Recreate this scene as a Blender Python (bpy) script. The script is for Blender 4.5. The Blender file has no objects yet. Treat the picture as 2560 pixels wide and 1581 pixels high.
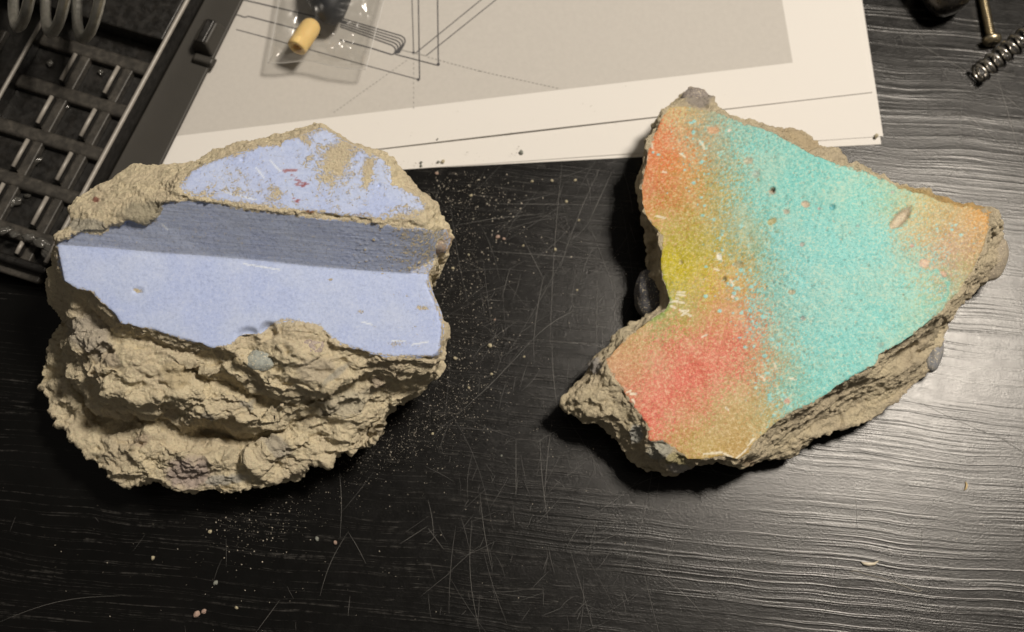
import bpy, math, random
import numpy as np
from mathutils import Vector, Matrix
from mathutils.geometry import delaunay_2d_cdt

# ------------------------------------------------------------------ camera
MM = 0.001
W, H = 2560.0, 1581.0          # pixel grid of the photograph the measurements were taken on
TILT = math.radians(15.0); DIST = 380.0; LENS = 48.0
FPX = LENS / 36.0 * W
CAM = np.array([0.0, -math.sin(TILT) * DIST, math.cos(TILT) * DIST])
FWD = -CAM / DIST
RIGHT = np.array([1.0, 0.0, 0.0]); UP = np.cross(RIGHT, FWD)

def at(px, py, z=0.0):
    """millimetre point on the level z seen at a measured picture position"""
    d = FWD * FPX + RIGHT * (px - W / 2) - UP * (py - H / 2)
    t = (z - CAM[2]) / d[2]
    return CAM + d * t
def seen(P):
    v = P - CAM
    k = v @ FWD
    return W / 2 + FPX * (v @ RIGHT) / k, H / 2 - FPX * (v @ UP) / k

S = bpy.context.scene
C = S.collection
cd = bpy.data.cameras.new('camera'); cam = bpy.data.objects.new('camera', cd); C.objects.link(cam)
cd.lens = LENS; cd.sensor_width = 36; cd.sensor_fit = 'HORIZONTAL'
cd.clip_start = 0.01; cd.clip_end = 20
cam.location = Vector(CAM * MM); cam.rotation_euler = (TILT, 0, 0)
cd.dof.use_dof = True; cd.dof.focus_distance = 0.345; cd.dof.aperture_fstop = 13.0
S.camera = cam
S.view_settings.view_transform = 'Standard'; S.view_settings.look = 'None'
S.view_settings.exposure = 0.0; S.view_settings.gamma = 1.0

# ------------------------------------------------------------------ light
wd = bpy.data.worlds.new('World'); S.world = wd; wd.use_nodes = True
bg = wd.node_tree.nodes['Background']
bg.inputs[0].default_value = (1.0, 0.90, 0.78, 1); bg.inputs[1].default_value = 0.095
ld = bpy.data.lights.new('desk_lamp', 'AREA'); ld.shape = 'DISK'; ld.size = 0.15
ld.energy = 8.5; ld.color = (1.0, 0.895, 0.765)
lo = bpy.data.objects.new('desk_lamp', ld); C.objects.link(lo)
LAMP = np.array([330.0, 185.0, 800.0])
lo.location = Vector(LAMP * MM)
lo.rotation_euler = (Vector((0, -10, 20)) - Vector(LAMP)).to_track_quat('-Z', 'Y').to_euler()

rng = np.random.default_rng(7); random.seed(7)

# ------------------------------------------------------------------ helpers
def tag(o, label=None, cat=None, group=None, kind=None):
    if label: o['label'] = label
    if cat: o['category'] = cat
    if group: o['group'] = group
    if kind: o['kind'] = kind
    return o
def mesh(name, verts, faces, mat=None, parent=None, smooth=True):
    m = bpy.data.meshes.new(name)
    m.from_pydata([tuple(v) for v in (np.asarray(verts, float) * MM)], [], [tuple(int(i) for i in f) for f in faces])
    m.update()
    if smooth: m.polygons.foreach_set('use_smooth', [True] * len(m.polygons))
    if mat: m.materials.append(getattr(mat, 'm', mat))
    o = bpy.data.objects.new(name, m); C.objects.link(o)
    if parent: o.parent = parent
    return o
def empty(name, loc=(0, 0, 0)):
    o = bpy.data.objects.new(name, None); C.objects.link(o)
    o.location = Vector(loc) * MM; o.empty_display_size = 0.01
    return o
def seat(o, par):
    """parent keeping the world placement (parents only carry a location)"""
    o.parent = par; o.location = Vector(o.location) - Vector(par.location)
def tube(pts, r, n=10, cap=True):
    pts = np.asarray(pts, float); N = len(pts)
    rr = np.full(N, r) if np.isscalar(r) else np.asarray(r, float)
    T = np.gradient(pts, axis=0); T /= np.linalg.norm(T, axis=1)[:, None]
    a = np.array([0, 0, 1.0]) if abs(T[0][2]) < .9 else np.array([1.0, 0, 0])
    u = np.cross(T[0], a); u /= np.linalg.norm(u)
    vs, fs = [], []
    for i in range(N):
        u = u - T[i] * (u @ T[i]); u /= np.linalg.norm(u); w = np.cross(T[i], u)
        for k in range(n):
            an = 2 * math.pi * k / n
            vs.append(pts[i] + rr[i] * (math.cos(an) * u + math.sin(an) * w))
    for i in range(N - 1):
        for k in range(n):
            k2 = (k + 1) % n
            fs.append((i * n + k, i * n + k2, (i + 1) * n + k2, (i + 1) * n + k))
    if cap:
        fs.append(tuple(range(n))[::-1]); fs.append(tuple((N - 1) * n + k for k in range(n)))
    return vs, fs
class MB:
    def __init__(s): s.v = []; s.f = []
    def add(s, v, f):
        b = len(s.v); s.v += [np.asarray(p, float) for p in v]; s.f += [tuple(i + b for i in q) for q in f]
        return s
    def build(s, name, mat, parent=None, smooth=True): return mesh(name, s.v, s.f, mat, parent, smooth)
def bevel(o, w, seg=2, ang=35):
    m = o.modifiers.new('bevel', 'BEVEL'); m.width = w * MM; m.segments = seg; m.limit_method = 'ANGLE'
    m.angle_limit = math.radians(ang); m.harden_normals = True; o.data.polygons.foreach_set('use_smooth', [True] * len(o.data.polygons))
    return o

# ------------------------------------------------------------------ noise (vectorised)
def _h(x, y, z, s):
    n = (x * 374761393 + y * 668265263 + z * 2147483647 + s * 1274126177) & 0xffffffff
    n = ((n ^ (n >> 13)) * 1274126177) & 0xffffffff
    n = ((n ^ (n >> 16)) * 2246822519) & 0xffffffff
    return (n ^ (n >> 15)) & 0xffffffff
def vnoise(P, s=0):
    """gradient noise, roughly -1..1"""
    I = np.floor(P).astype(np.int64); F = P - I; U = F * F * F * (F * (F * 6 - 15) + 10)
    out = np.zeros(len(P))
    for dx in (0, 1):
        wx = U[:, 0] if dx else 1 - U[:, 0]
        for dy in (0, 1):
            wy = U[:, 1] if dy else 1 - U[:, 1]
            for dz in (0, 1):
                wz = U[:, 2] if dz else 1 - U[:, 2]
                h = _h(I[:, 0] + dx, I[:, 1] + dy, I[:, 2] + dz, s)
                gx = (h & 1023) / 511.5 - 1; gy = ((h >> 10) & 1023) / 511.5 - 1; gz = ((h >> 20) & 1023) / 511.5 - 1
                out += wx * wy * wz * (gx * (F[:, 0] - dx) + gy * (F[:, 1] - dy) + gz * (F[:, 2] - dz))
    return out * 1.6
def fbm(P, oct=4, s=0, gain=.5):
    a = 1.0; o = np.zeros(len(P)); Q = P.copy()
    for k in range(oct):
        o += a * vnoise(Q, s + k * 17); a *= gain; Q = Q * 2.03 + 11.3
    return o
def worley(P, s=0):
    I = np.floor(P).astype(np.int64); F = P - I; d1 = np.full(len(P), 9.0); ident = np.zeros(len(P))
    for dx in (-1, 0, 1):
        for dy in (-1, 0, 1):
            for dz in (-1, 0, 1):
                h = _h(I[:, 0] + dx, I[:, 1] + dy, I[:, 2] + dz, s)
                q = (dx + (h & 1023) / 1023. - F[:, 0]) ** 2 + (dy + ((h >> 10) & 1023) / 1023. - F[:, 1]) ** 2 + (dz + ((h >> 20) & 1023) / 1023. - F[:, 2]) ** 2
                m = q < d1; d1 = np.where(m, q, d1); ident = np.where(m, (h % 9973) / 9973., ident)
    return np.sqrt(d1), ident
def sstep(a, b, x):
    t = np.clip((x - a) / (b - a), 0, 1); return t * t * (3 - 2 * t)
def segdist(x, y, a, b):
    ax, ay = a; bx, by = b; dx, dy = bx - ax, by - ay
    t = np.clip(((x - ax) * dx + (y - ay) * dy) / (dx * dx + dy * dy + 1e-9), 0, 1)
    return np.hypot(x - ax - t * dx, y - ay - t * dy)
def polysd(x, y, poly):
    """signed distance, positive inside"""
    d = np.full(len(x), 1e9); ins = np.zeros(len(x), bool); n = len(poly)
    for i in range(n):
        a, b = poly[i], poly[(i + 1) % n]
        d = np.minimum(d, segdist(x, y, a, b))
        if a[1] != b[1]:
            c = ((a[1] > y) != (b[1] > y)) & (x < (b[0] - a[0]) * (y - a[1]) / (b[1] - a[1]) + a[0])
            ins ^= c
    return np.where(ins, d, -d)

# ------------------------------------------------------------------ materials
def lin(c):
    c = np.asarray(c, float) / 255.0
    return np.where(c <= .04045, c / 12.92, ((c + .055) / 1.055) ** 2.4)
WHITE = lin((232, 220, 203))
def base(rgb, k=0.80):
    """measured picture colour under the lamp -> surface colour, taking white paper as the reference"""
    return np.clip(lin(rgb) / WHITE * k, 0.004, 0.9)

class M:
    """tiny node-building aid; texture coordinates are object millimetres"""
    def __init__(s, name, rough=.6, color=(.5, .5, .5), metal=0., spec=.5):
        s.m = bpy.data.materials.new(name); s.m.use_nodes = True; s.t = s.m.node_tree; s.n = s.t.nodes
        s.p = s.n['Principled BSDF']
        s.p.inputs['Base Color'].default_value = (*color[:3], 1); s.p.inputs['Roughness'].default_value = rough
        s.p.inputs['Metallic'].default_value = metal; s.p.inputs['Specular IOR Level'].default_value = spec
        s._c = None
    def l(s, a, b): s.t.links.new(a, b)
    def co(s, sc=(1, 1, 1), rot=0, loc=(0, 0, 0)):
        if s._c is None:
            tc = s.n.new('ShaderNodeTexCoord'); v = s.n.new('ShaderNodeVectorMath'); v.operation = 'SCALE'
            v.inputs['Scale'].default_value = 1000.; s.l(tc.outputs['Object'], v.inputs[0]); s._c = v.outputs[0]
        a = s._c
        if rot:
            m = s.n.new('ShaderNodeVectorRotate'); m.rotation_type = 'Z_AXIS'; m.inputs['Angle'].default_value = rot
            s.l(a, m.inputs['Vector']); a = m.outputs[0]
        m = s.n.new('ShaderNodeMapping'); m.inputs['Scale'].default_value = sc; m.inputs['Location'].default_value = loc
        s.l(a, m.inputs['Vector']); return m.outputs[0]
    def noise(s, scale, sc=(1, 1, 1), detail=4, rough=.55, rot=0, dist=0., loc=(0, 0, 0), vec=None):
        t = s.n.new('ShaderNodeTexNoise'); t.inputs['Scale'].default_value = scale; t.inputs['Detail'].default_value = detail
        t.inputs['Roughness'].default_value = rough; t.inputs['Distortion'].default_value = dist
        s.l(vec if vec is not None else s.co(sc, rot, loc), t.inputs['Vector']); return t.outputs['Fac']
    def voro(s, scale, sc=(1, 1, 1), feat='F1', out='Distance', rot=0):
        t = s.n.new('ShaderNodeTexVoronoi'); t.feature = feat; t.inputs['Scale'].default_value = scale
        s.l(s.co(sc, rot), t.inputs['Vector']); return t.outputs[out]
    def ramp(s, x, a, b, va=0., vb=1., smooth=True):
        t = s.n.new('ShaderNodeMapRange'); t.interpolation_type = 'SMOOTHSTEP' if smooth else 'LINEAR'
        for k, v in (('From Min', a), ('From Max', b), ('To Min', va), ('To Max', vb)): t.inputs[k].default_value = v
        s.l(x, t.inputs['Value']); return t.outputs['Result']
    def math(s, op, a, b=0., c=None):
        t = s.n.new('ShaderNodeMath'); t.operation = op
        for i, v in enumerate((a, b, c)):
            if v is None: continue
            if isinstance(v, (int, float)): t.inputs[i].default_value = v
            else: s.l(v, t.inputs[i])
        return t.outputs[0]
    def mix(s, f, a, b, mode='MIX'):
        t = s.n.new('ShaderNodeMix'); t.data_type = 'RGBA'; t.blend_type = mode
        for i, v in ((0, f), (6, a), (7, b)):
            if isinstance(v, (int, float)): t.inputs[i].default_value = v
            elif isinstance(v, (tuple, list, np.ndarray)): t.inputs[i].default_value = (*[float(q) for q in v[:3]], 1)
            else: s.l(v, t.inputs[i])
        return t.outputs[2]
    def attr(s, name):
        t = s.n.new('ShaderNodeAttribute'); t.attribute_name = name; return t
    def bump(s, h, dist=.1, strength=1., prev=None):
        t = s.n.new('ShaderNodeBump'); t.inputs['Distance'].default_value = dist * MM; t.inputs['Strength'].default_value = strength
        s.l(h, t.inputs['Height'])
        if prev is not None: s.l(prev, t.inputs['Normal'])
        return t.outputs[0]
    def out(s, color=None, rough=None, normal=None):
        if color is not None: s.l(color, s.p.inputs['Base Color'])
        if rough is not None: s.l(rough, s.p.inputs['Roughness'])
        if normal is not None: s.l(normal, s.p.inputs['Normal'])
        return s.m

def concrete_material(name, tan, tan2, dark, paint_rough=.55, peel=.05, peel_scale=.9, fleck=(0.5, .5, .4), streaks=False, speck=1.):
    m = M(name, .95, spec=.25)
    paint = m.attr('paint').outputs['Fac']; wear = m.attr('wear').outputs['Fac']; col = m.attr('tint').outputs['Color']
    n1 = m.noise(.09, detail=5); n2 = m.noise(.55, detail=5, rough=.7); n3 = m.noise(1.25, detail=5, rough=.8)
    sand = m.voro(1.5)
    c = m.mix(m.ramp(n1, .35, .65), tan, tan2)
    c = m.mix(m.ramp(n2, .52, .70, 0, .42), c, dark)
    c = m.mix(m.ramp(n3, .55, .68, 0, .50), c, np.asarray(dark) * .55)
    c = m.mix(m.ramp(m.noise(1.9, detail=2), .56, .66, 0, .6), c, np.clip(np.asarray(tan) * 1.1, 0, .88))
    stone = m.attr('stain').outputs['Color']
    c = m.mix(m.attr('stain').outputs['Alpha'], c, stone)
    # paint: the traced edge, frayed; worn through where the wear is high
    fray = m.math('MULTIPLY', m.math('SUBTRACT', m.noise(1.0, detail=6, rough=.8), .5), 3.4)
    e = m.ramp(m.math('ADD', paint, fray), -.06, .10)
    chip = m.math('SUBTRACT', m.math('MULTIPLY', m.math('SUBTRACT', m.noise(.60, detail=9, rough=.88, dist=.5), .5), 2.0), m.math('SUBTRACT', .62, wear))
    chipm = m.ramp(chip, -.05, .09)
    e = m.math('MULTIPLY', e, m.math('SUBTRACT', 1.0, chipm))
    g = m.noise(1.35, detail=4, rough=.8); g2 = m.noise(.14, detail=3)
    pc = m.mix(m.ramp(g, .50, .64, 0, .42 * speck), col, np.asarray(fleck))
    pc = m.mix(m.ramp(g, .50, .36, 0, .30 * speck), pc, (.12, .11, .10), 'MULTIPLY')
    pc = m.mix(m.ramp(g2, .4, .7, 0, .14), pc, np.asarray(fleck) * .9)
    if streaks:
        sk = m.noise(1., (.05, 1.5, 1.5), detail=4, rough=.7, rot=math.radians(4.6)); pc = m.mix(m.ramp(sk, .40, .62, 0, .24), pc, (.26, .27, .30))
        pc = m.mix(m.ramp(m.noise(1.1, detail=6, rough=.85), .56, .66, 0, .55), pc, np.asarray(tan) * .7)
    col2 = m.mix(e, c, pc)
    hb = m.math('ADD', m.math('MULTIPLY', m.noise(1.7, detail=6, rough=.8), 1.5), m.math('MULTIPLY', sand, .45))
    hp = m.math('MULTIPLY', m.noise(peel_scale, detail=5, rough=.7), peel / .44)
    if streaks: hp = m.math('ADD', hp, m.math('MULTIPLY', sk, .14))
    hgt = m.math('ADD', m.math('MULTIPLY', hb, m.math('SUBTRACT', 1.0, e)), m.math('MULTIPLY', m.math('ADD', hp, .12 / .28 + .5), e))
    nrm = m.bump(hgt, .62, 1.)
    r = m.math('ADD', m.math('MULTIPLY', e, paint_rough - .95), .95)
    return m.out(col2, r, nrm)

def simple(name, color, rough=.5, metal=0., bump=0., bs=1., spec=.5, var=.0):
    m = M(name, rough, color, metal, spec); c = None; nn = None
    if var: c = m.mix(m.noise(bs * .3, detail=4), np.asarray(color) * (1 - var), np.clip(np.asarray(color) * (1 + var), 0, 1))
    if bump: nn = m.bump(m.noise(bs, detail=5, rough=.65), bump)
    return m.out(c, None, nn)

def table_material():
    m = M('black_woodgrain', .3, (.006, .006, .006), spec=.33)
    ang = math.radians(5.5)
    w = m.noise(.022, (1, 1, 1), detail=2, rot=ang)                      # slow wander of the grain
    def grain(sx, sy, warp, off, detail=2, rough=.5, fw=.12):
        v = m.co((sx, sy, 0), ang, (off, off * 1.7, 0))
        a = m.n.new('ShaderNodeCombineXYZ')
        ww = m.math('ADD', m.math('MULTIPLY', w, warp), m.math('MULTIPLY', m.noise(.16, (.5, 1, 1), detail=3, rough=.6), fw))
        m.l(ww, a.inputs['Y'])
        b = m.n.new('ShaderNodeVectorMath'); b.operation = 'ADD'; m.l(v, b.inputs[0]); m.l(a.outputs[0], b.inputs[1])
        return m.noise(1., vec=b.outputs[0], detail=detail, rough=rough)
    g1 = grain(.003, .17, .8, 0, 1, .4, .07)
    g2 = grain(.006, .36, 1.7, 31, 3, .6, .16)
    g3 = grain(.03, 1.8, 8.5, 77, 3, .65, .35)
    r1 = m.ramp(g1, .36, .64); 
    r2 = m.math('SUBTRACT', 1., m.math('ABSOLUTE', m.math('MULTIPLY', m.math('SUBTRACT', g2, .5), 9.)))
    r2 = m.math('POWER', m.math('MAXIMUM', r2, 0.), 2.)
    h = m.math('MULTIPLY', m.math('ADD', m.math('MULTIPLY', r1, .4), m.math('MULTIPLY', r2, .45)), m.ramp(m.noise(.035, (.4, 1, 1), detail=3), .38, .62, .10, 1.30))
    h = m.math('ADD', h, m.math('MULTIPLY', g3, .16))
    fine = m.noise(1.6, detail=5, rough=.7)
    pits = m.ramp(m.voro(.09), .02, .06, 0, 1)
    nn = m.bump(h, .052, 1.)
    nn = m.bump(m.math('ADD', fine, m.math('MULTIPLY', pits, .3)), .045, 1., nn)
    wearl = m.ramp(m.math('MULTIPLY', m.math('POWER', r2, 3.), m.noise(.5, detail=4, rough=.7)), .30, .62, 0, 1.)
    c = m.mix(wearl, (.002, .002, .0019), (.045, .043, .040))
    c = m.mix(m.ramp(m.noise(.03, detail=4), .4, .75, 0, .35), c, (.007, .0067, .0063))
    ro = m.ramp(m.noise(.25, detail=5, rough=.65), .3, .75, .22, .27)
    return m.out(c, ro, nn)

# ------------------------------------------------------------------ table
TAB = table_material()
table = mesh('table_top', [(-600, -500, 0), (600, -500, 0), (600, 500, 0), (-600, 500, 0),
                           (-600, -500, -25), (600, -500, -25), (600, 500, -25), (-600, 500, -25)],
             [(0, 1, 2, 3), (7, 6, 5, 4), (0, 4, 5, 1), (1, 5, 6, 2), (2, 6, 7, 3), (3, 7, 4, 0)], TAB, smooth=False)
tag(table, 'black wood-grain table top, scratched and dusty', kind='structure')

# ------------------------------------------------------------------ concrete fragments
def fragment(name, ring, creases, pts, parent, voxel, under, centre, lips=()):
    """triangulated relief (picture position, height) -> solid with an underside -> even fine mesh (verts, faces, normals)"""
    P2, Z, E = [], [], []
    def addline(L, closed=False):
        b = len(P2)
        for p in L: P2.append((p[0], p[1])); Z.append(p[2])
        n = len(L)
        for i in range(n if closed else n - 1): E.append((b + i, b + (i + 1) % n))
    addline(ring, True)
    for c in creases: addline(c, len(c) > 2 and c[0] == c[-1])
    for p in pts: P2.append((p[0], p[1])); Z.append(p[2])
    vs, es, fs, ov, oe, of = delaunay_2d_cdt([Vector(p) for p in P2], E, [], 0, 0.5, True)
    A = np.array(P2); Za = np.array(Z)
    z = []
    for i, v in enumerate(vs):
        if ov[i]: z.append(float(np.mean([Za[k] for k in ov[i][:1]])))
        else:
            d = np.hypot(A[:, 0] - v[0], A[:, 1] - v[1]) + .5; w = 1 / d ** 3; z.append(float((w * Za).sum() / w.sum()))
    rp = [(p[0], p[1]) for p in ring]
    cx = np.array([[(vs[f[0]][0] + vs[f[1]][0] + vs[f[2]][0]) / 3, (vs[f[0]][1] + vs[f[1]][1] + vs[f[2]][1]) / 3] for f in fs])
    ins = polysd(cx[:, 0], cx[:, 1], rp) > 0
    fs = [f for f, k in zip(fs, ins) if k]
    V = [at(v[0], v[1], zz) for v, zz in zip(vs, z)]
    cnt = {}
    for f in fs:
        for i in range(3):
            a, b = f[i], f[(i + 1) % 3]; cnt.setdefault((min(a, b), max(a, b)), []).append((a, b))
    bd = [e[0] for e in cnt.values() if len(e) == 1]
    bv = sorted({i for e in bd for i in e}); F = [tuple(f) for f in fs]
    c = np.array(centre, float); mid, bot = {}, {}
    for i in bv:
        p = V[i]; d = p[:2] - c
        mid[i] = len(V); V.append(np.array([*(c + d * under[0]), p[2] * .42]))
        bot[i] = len(V); V.append(np.array([*(c + d * under[1]), 0.3]))
    cc = len(V); V.append(np.array([c[0], c[1], 0.3]))
    for a, b in bd:
        F += [(b, a, mid[a], mid[b]), (mid[b], mid[a], bot[a], bot[b]), (bot[b], bot[a], cc)]
    o = mesh('work', V, F)
    import bmesh
    bm = bmesh.new(); bm.from_mesh(o.data); bmesh.ops.recalc_face_normals(bm, faces=bm.faces); bm.to_mesh(o.data); bm.free()
    r = o.modifiers.new('r', 'REMESH'); r.mode = 'VOXEL'; r.voxel_size = voxel * MM; r.adaptivity = 0
    s = o.modifiers.new('s', 'SMOOTH'); s.factor = .5; s.iterations = 4
    dg = bpy.context.evaluated_depsgraph_get(); me = o.evaluated_get(dg).to_mesh()
    n = len(me.vertices); co = np.empty(n * 3, np.float32); me.vertices.foreach_get('co', co)
    no = np.empty(n * 3, np.float32); me.vertices.foreach_get('normal', no)
    q = len(me.polygons); li = np.empty(len(me.loops), np.int32); me.loops.foreach_get('vertex_index', li)
    tot = np.empty(q, np.int32); me.polygons.foreach_get('loop_total', tot)
    assert (tot == 4).all()
    co = co.reshape(-1, 3).astype(float) / MM; no = no.reshape(-1, 3).astype(float); quads = li.reshape(-1, 4)
    o.evaluated_get(dg).to_mesh_clear(); md = o.data; bpy.data.objects.remove(o); bpy.data.meshes.remove(md)
    print(name, 'verts', n)
    return co, no, quads
def normals_of(co, quads):
    a = co[quads[:, 2]] - co[quads[:, 0]]; b = co[quads[:, 3]] - co[quads[:, 1]]; fn = np.cross(a, b)
    N = np.zeros_like(co)
    for k in range(4): 
        for j in range(3): N[:, j] += np.bincount(quads[:, k], fn[:, j], len(co))
    return N / (np.linalg.norm(N, axis=1)[:, None] + 1e-12)
def lay(name, co, quads, keep, attrs, mat, parent, nrm):
    """one part of a fragment: the kept faces with their attributes and shared normals"""
    f = quads[keep]; used = np.unique(f); remap = np.full(len(co), -1); remap[used] = np.arange(len(used))
    f = remap[f]; n = len(used); q = len(f)
    m = bpy.data.meshes.new(name); m.vertices.add(n); m.vertices.foreach_set('co', ((co[used]) * MM).astype(np.float32).ravel())
    m.loops.add(q * 4); m.loops.foreach_set('vertex_index', f.astype(np.int32).ravel())
    m.polygons.add(q); m.polygons.foreach_set('loop_start', np.arange(0, q * 4, 4, dtype=np.int32))
    m.polygons.foreach_set('use_smooth', np.ones(q, bool)); m.update(calc_edges=True)
    m.normals_split_custom_set_from_vertices([tuple(v) for v in nrm[used]])
    for k, a in attrs.items():
        a = a[used]
        if a.ndim == 1:
            t = m.attributes.new(k, 'FLOAT', 'POINT'); t.data.foreach_set('value', a.astype(np.float32))
        else:
            t = m.attributes.new(k, 'FLOAT_COLOR', 'POINT'); t.data.foreach_set('color', a.astype(np.float32).ravel())
    m.materials.append(mat)
    o = bpy.data.objects.new(name, m); C.objects.link(o); o.parent = parent
    o.location = -Vector(parent.location)
    return o
def pebble(px, py, z, r, parent, mat, rz=0., seed=0, lump=.12, tilt=0., name='stone'):
    """a piece of aggregate, r = three half-axes in mm"""
    import bmesh
    bm = bmesh.new(); bmesh.ops.create_icosphere(bm, subdivisions=4, radius=1.)
    V = np.array([v.co[:] for v in bm.verts]); F = [[v.index for v in f.verts] for f in bm.faces]; bm.free()
    V *= (1 + lump * fbm(V * 1.1 + seed * 5.1, 3, seed))[:, None]
    V = V * np.array(r)
    R = np.array(Matrix.Rotation(rz, 3, 'Z') @ Matrix.Rotation(tilt, 3, 'X'))
    V = V @ R.T + at(px, py, z)
    o = mesh(name, V, F, mat, parent); o.location = -Vector(parent.location)
    return o
def off(poly, k, dz, z):
    """copy of an outline moved outwards by k pixels and lowered"""
    n = len(poly); ar = sum(poly[i][0] * poly[(i + 1) % n][1] - poly[(i + 1) % n][0] * poly[i][1] for i in range(n))
    sgn = 1 if ar > 0 else -1; out = []
    for i in range(n):
        a, b = poly[i - 1], poly[(i + 1) % n]; dx, dy = b[0] - a[0], b[1] - a[1]; L = math.hypot(dx, dy) + 1e-6
        out.append((poly[i][0] + sgn * dy / L * k, poly[i][1] - sgn * dx / L * k, z - dz))
    return out

# ---- blue fragment
ring = [(780,305,50),(744,317,50),(664,349,50),(605,362,49),(529,389,48),(489,407,46),(439,409,42),(394,414,40),(331,416,37),(295,434,37),
 (269,459,38),(246,459,38),(219,477,38),(192,494,39),(172,520,40),(174,549,41),(161,572,42),(138,592,43),(141,612,42),(131,648,36),
 (114,711,28),(124,756,25),(147,796,20),(147,823,12),(124,874,9),(99,920,9),(98,961,10),(117,997,11),(147,1052,11),(174,1098,11),
 (220,1144,10),(261,1176,10),(293,1212,9),(316,1219,8),(353,1209,9),(380,1196,11),(408,1204,10),(435,1229,9),(494,1231,9),(536,1233,9),
 (558,1243,8),(609,1227,9),(668,1213,9),(714,1186,10),(769,1157,11),(815,1153,11),(856,1132,12),(920,1114,12),(952,1089,13),(953,1061,15),
 (975,1025,17),(1002,995,19),(1048,979,20),(1071,942,24),(1107,915,31),(1110,897,36),(1113,823,39),(1106,782,40),(1090,746,40),(1078,718,40),
 (1073,684,39),(1090,657,40),(1095,641,40),(1117,630,42),(1129,594,44),(1123,563,46),(1100,538,47),(1098,513,48),(1073,482,48),(1037,455,49),
 (1006,428,50),(992,401,51),(957,382,52),(924,373,52),(879,355,52),(834,328,52),(812,310,51)]
PA = [(807,320),(767,334),(718,352),(700,363),(646,368),(619,379),(565,392),(511,412),(480,428),(466,448),(450,464),(457,480),(484,488),
 (529,496),(596,507),(664,514),(745,524),(843,536),(933,546),(1023,546),(1059,533),(1063,513),(1041,491),(1005,473),(978,460),(974,419),
 (956,399),(915,379),(870,359),(834,337)]
PB = [(412,511),(466,502),(547,511),(619,527),(709,536),(798,549),(888,554),(978,567),(1068,576),(1115,578),(1124,600),(1113,628),(1092,642),(1085,658),
 (1068,686),(1023,684),(888,675),(780,666),(664,653),(529,641),(394,632),(260,619),(143,612),(147,605),(206,581),(260,585),(278,567),(305,565),(322,549),
 (367,565),(394,549)]
PC = [(143,612),(260,619),(394,632),(529,641),(664,653),(780,666),(888,675),(1023,684),(1068,686),(1075,718),(1087,746),(1102,782),(1109,823),(1105,882),(1093,895),
 (978,893),(911,882),(852,859),(825,841),(798,814),(753,803),(709,805),(677,812),(655,837),(601,841),(574,862),(529,869),(471,850),
 (421,837),(385,823),(340,819),(304,810),(287,783),(251,756),(228,729),(192,722),(161,702),(150,666)]
def zA(x, y): return 55.0 - (y - 540) * .006 + (x - 700) * -.002
def zC(x, y): return 43.5 - (y - 650) * .010 + (x - 600) * -.0015
topedge = [(466,502),(547,511),(619,527),(709,536),(798,549),(888,554),(978,567),(1068,576)]
boted = [(260,619),(394,632),(529,641),(664,653),(780,666),(888,675),(1023,684)]
Apl = [(x, y, zA(x, y)) for x, y in PA]
cre = [Apl + [Apl[0]],
       [(x, y, zA(x, y) - .9) for x, y in topedge],
       [(143,612,zC(143,612))] + [(x, y, zC(x, y)) for x, y in boted] + [(1068,686,zC(1068,686))]]
Cl = [(x - (9 if x > 1070 else 0), y - (7 if x > 1090 and y > 870 else 0), zC(x, y)) for x, y in PC if y > 700]
cre.append(Cl)
def zB(x, y):
    yt = 502 + (x - 466) * .123; yb = 612 + (x - 143) * .0805; f = min(1., max(0., (yb - y) / (yb - yt))); return zC(x, yb) + (54.5 - zC(x, yb)) * f
cre.append([(x, y, zB(x, y)) for x, y in ((147,605),(206,581),(260,585),(278,567),(305,565),(322,549),(367,565),(394,549),(412,511))])
cre.append([(x, y, zB(x, y + 5) + 1.6) for x, y in ((150,599),(206,574),(256,577),(276,560),(303,557),(320,541),(364,556),(386,543),(404,506),(420,500))])
# broken slope below the lower painted face: a first drop right under the paint, then ledges
drop = [(146,706,37),(185,742,37),(222,752,35),(240,778,34),(270,808,33),(292,836,33),(336,842,35),(380,846,37),(416,862,36),(464,876,36),(527,893,36),
        (580,886,39),(604,858,40),(656,856,40),(690,832,40.5),(720,826,41),(762,826,41),(800,838,40),(820,868,40),(850,882,39),(905,906,38),(975,920,37),(1060,924,36)]
pts = [(200,840,32),(178,800,31),(255,850,36),(225,870,35),(250,884,31),
 # upper tan shoulder to the left of the upper painted face
 (400,455,48),(440,440,50),(470,425,52),(330,470,48),(280,500,48),(350,515,51.5),(230,530,47),(290,535,50.5),(240,560,48.5),(200,560,46),(385,495,53),(430,488,55),
 (500,404,52),(545,392,53),(620,368,54),(690,352,54),(750,325,54),(800,312,54),(860,350,54),(930,380,54),(1010,450,53),(1060,500,52),(1085,540,50),(1100,570,48),
 (900,364,55),(975,396,54),
 # ledges of the broken slope
 (150,850,18),(135,900,12),(160,930,14),(180,980,15),(210,1030,15)]
ledge1 = [(172,858,30),(190,915,31),(222,945,32),(262,985,32),(300,1002,32),(350,998,33),(410,990,33.5),(455,988,34),(500,975,35)]
under1 = [(158,885,14),(178,945,12),(205,982,12),(245,1028,12),(280,1055,13),(330,1055,15),(400,1040,20),(455,1020,28),(510,1000,31)]
ledge2 = [(500,905,37),(515,925,36),(560,925,36),(600,945,36),(640,955,36),(680,975,37),(730,985,37),(790,978,37.5),(835,965,37),(880,945,36)]
under2 = [(495,928,30),(520,950,28),(560,955,27),(600,972,27),(640,988,26),(685,1004,27),(735,1012,28),(790,1003,29),(840,990,30),(890,968,31)]
ledge3 = [(470,1055,27),(520,1040,29),(580,1045,28),(630,1060,28),(665,1052,29),(710,1030,29.5),(760,1018,30),(820,1005,30),(900,1000,29)]
under3 = [(470,1085,17),(520,1078,13),(580,1088,11),(630,1096,12),(670,1082,15),(715,1058,19),(770,1044,22),(830,1030,24),(900,1025,24)]
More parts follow.
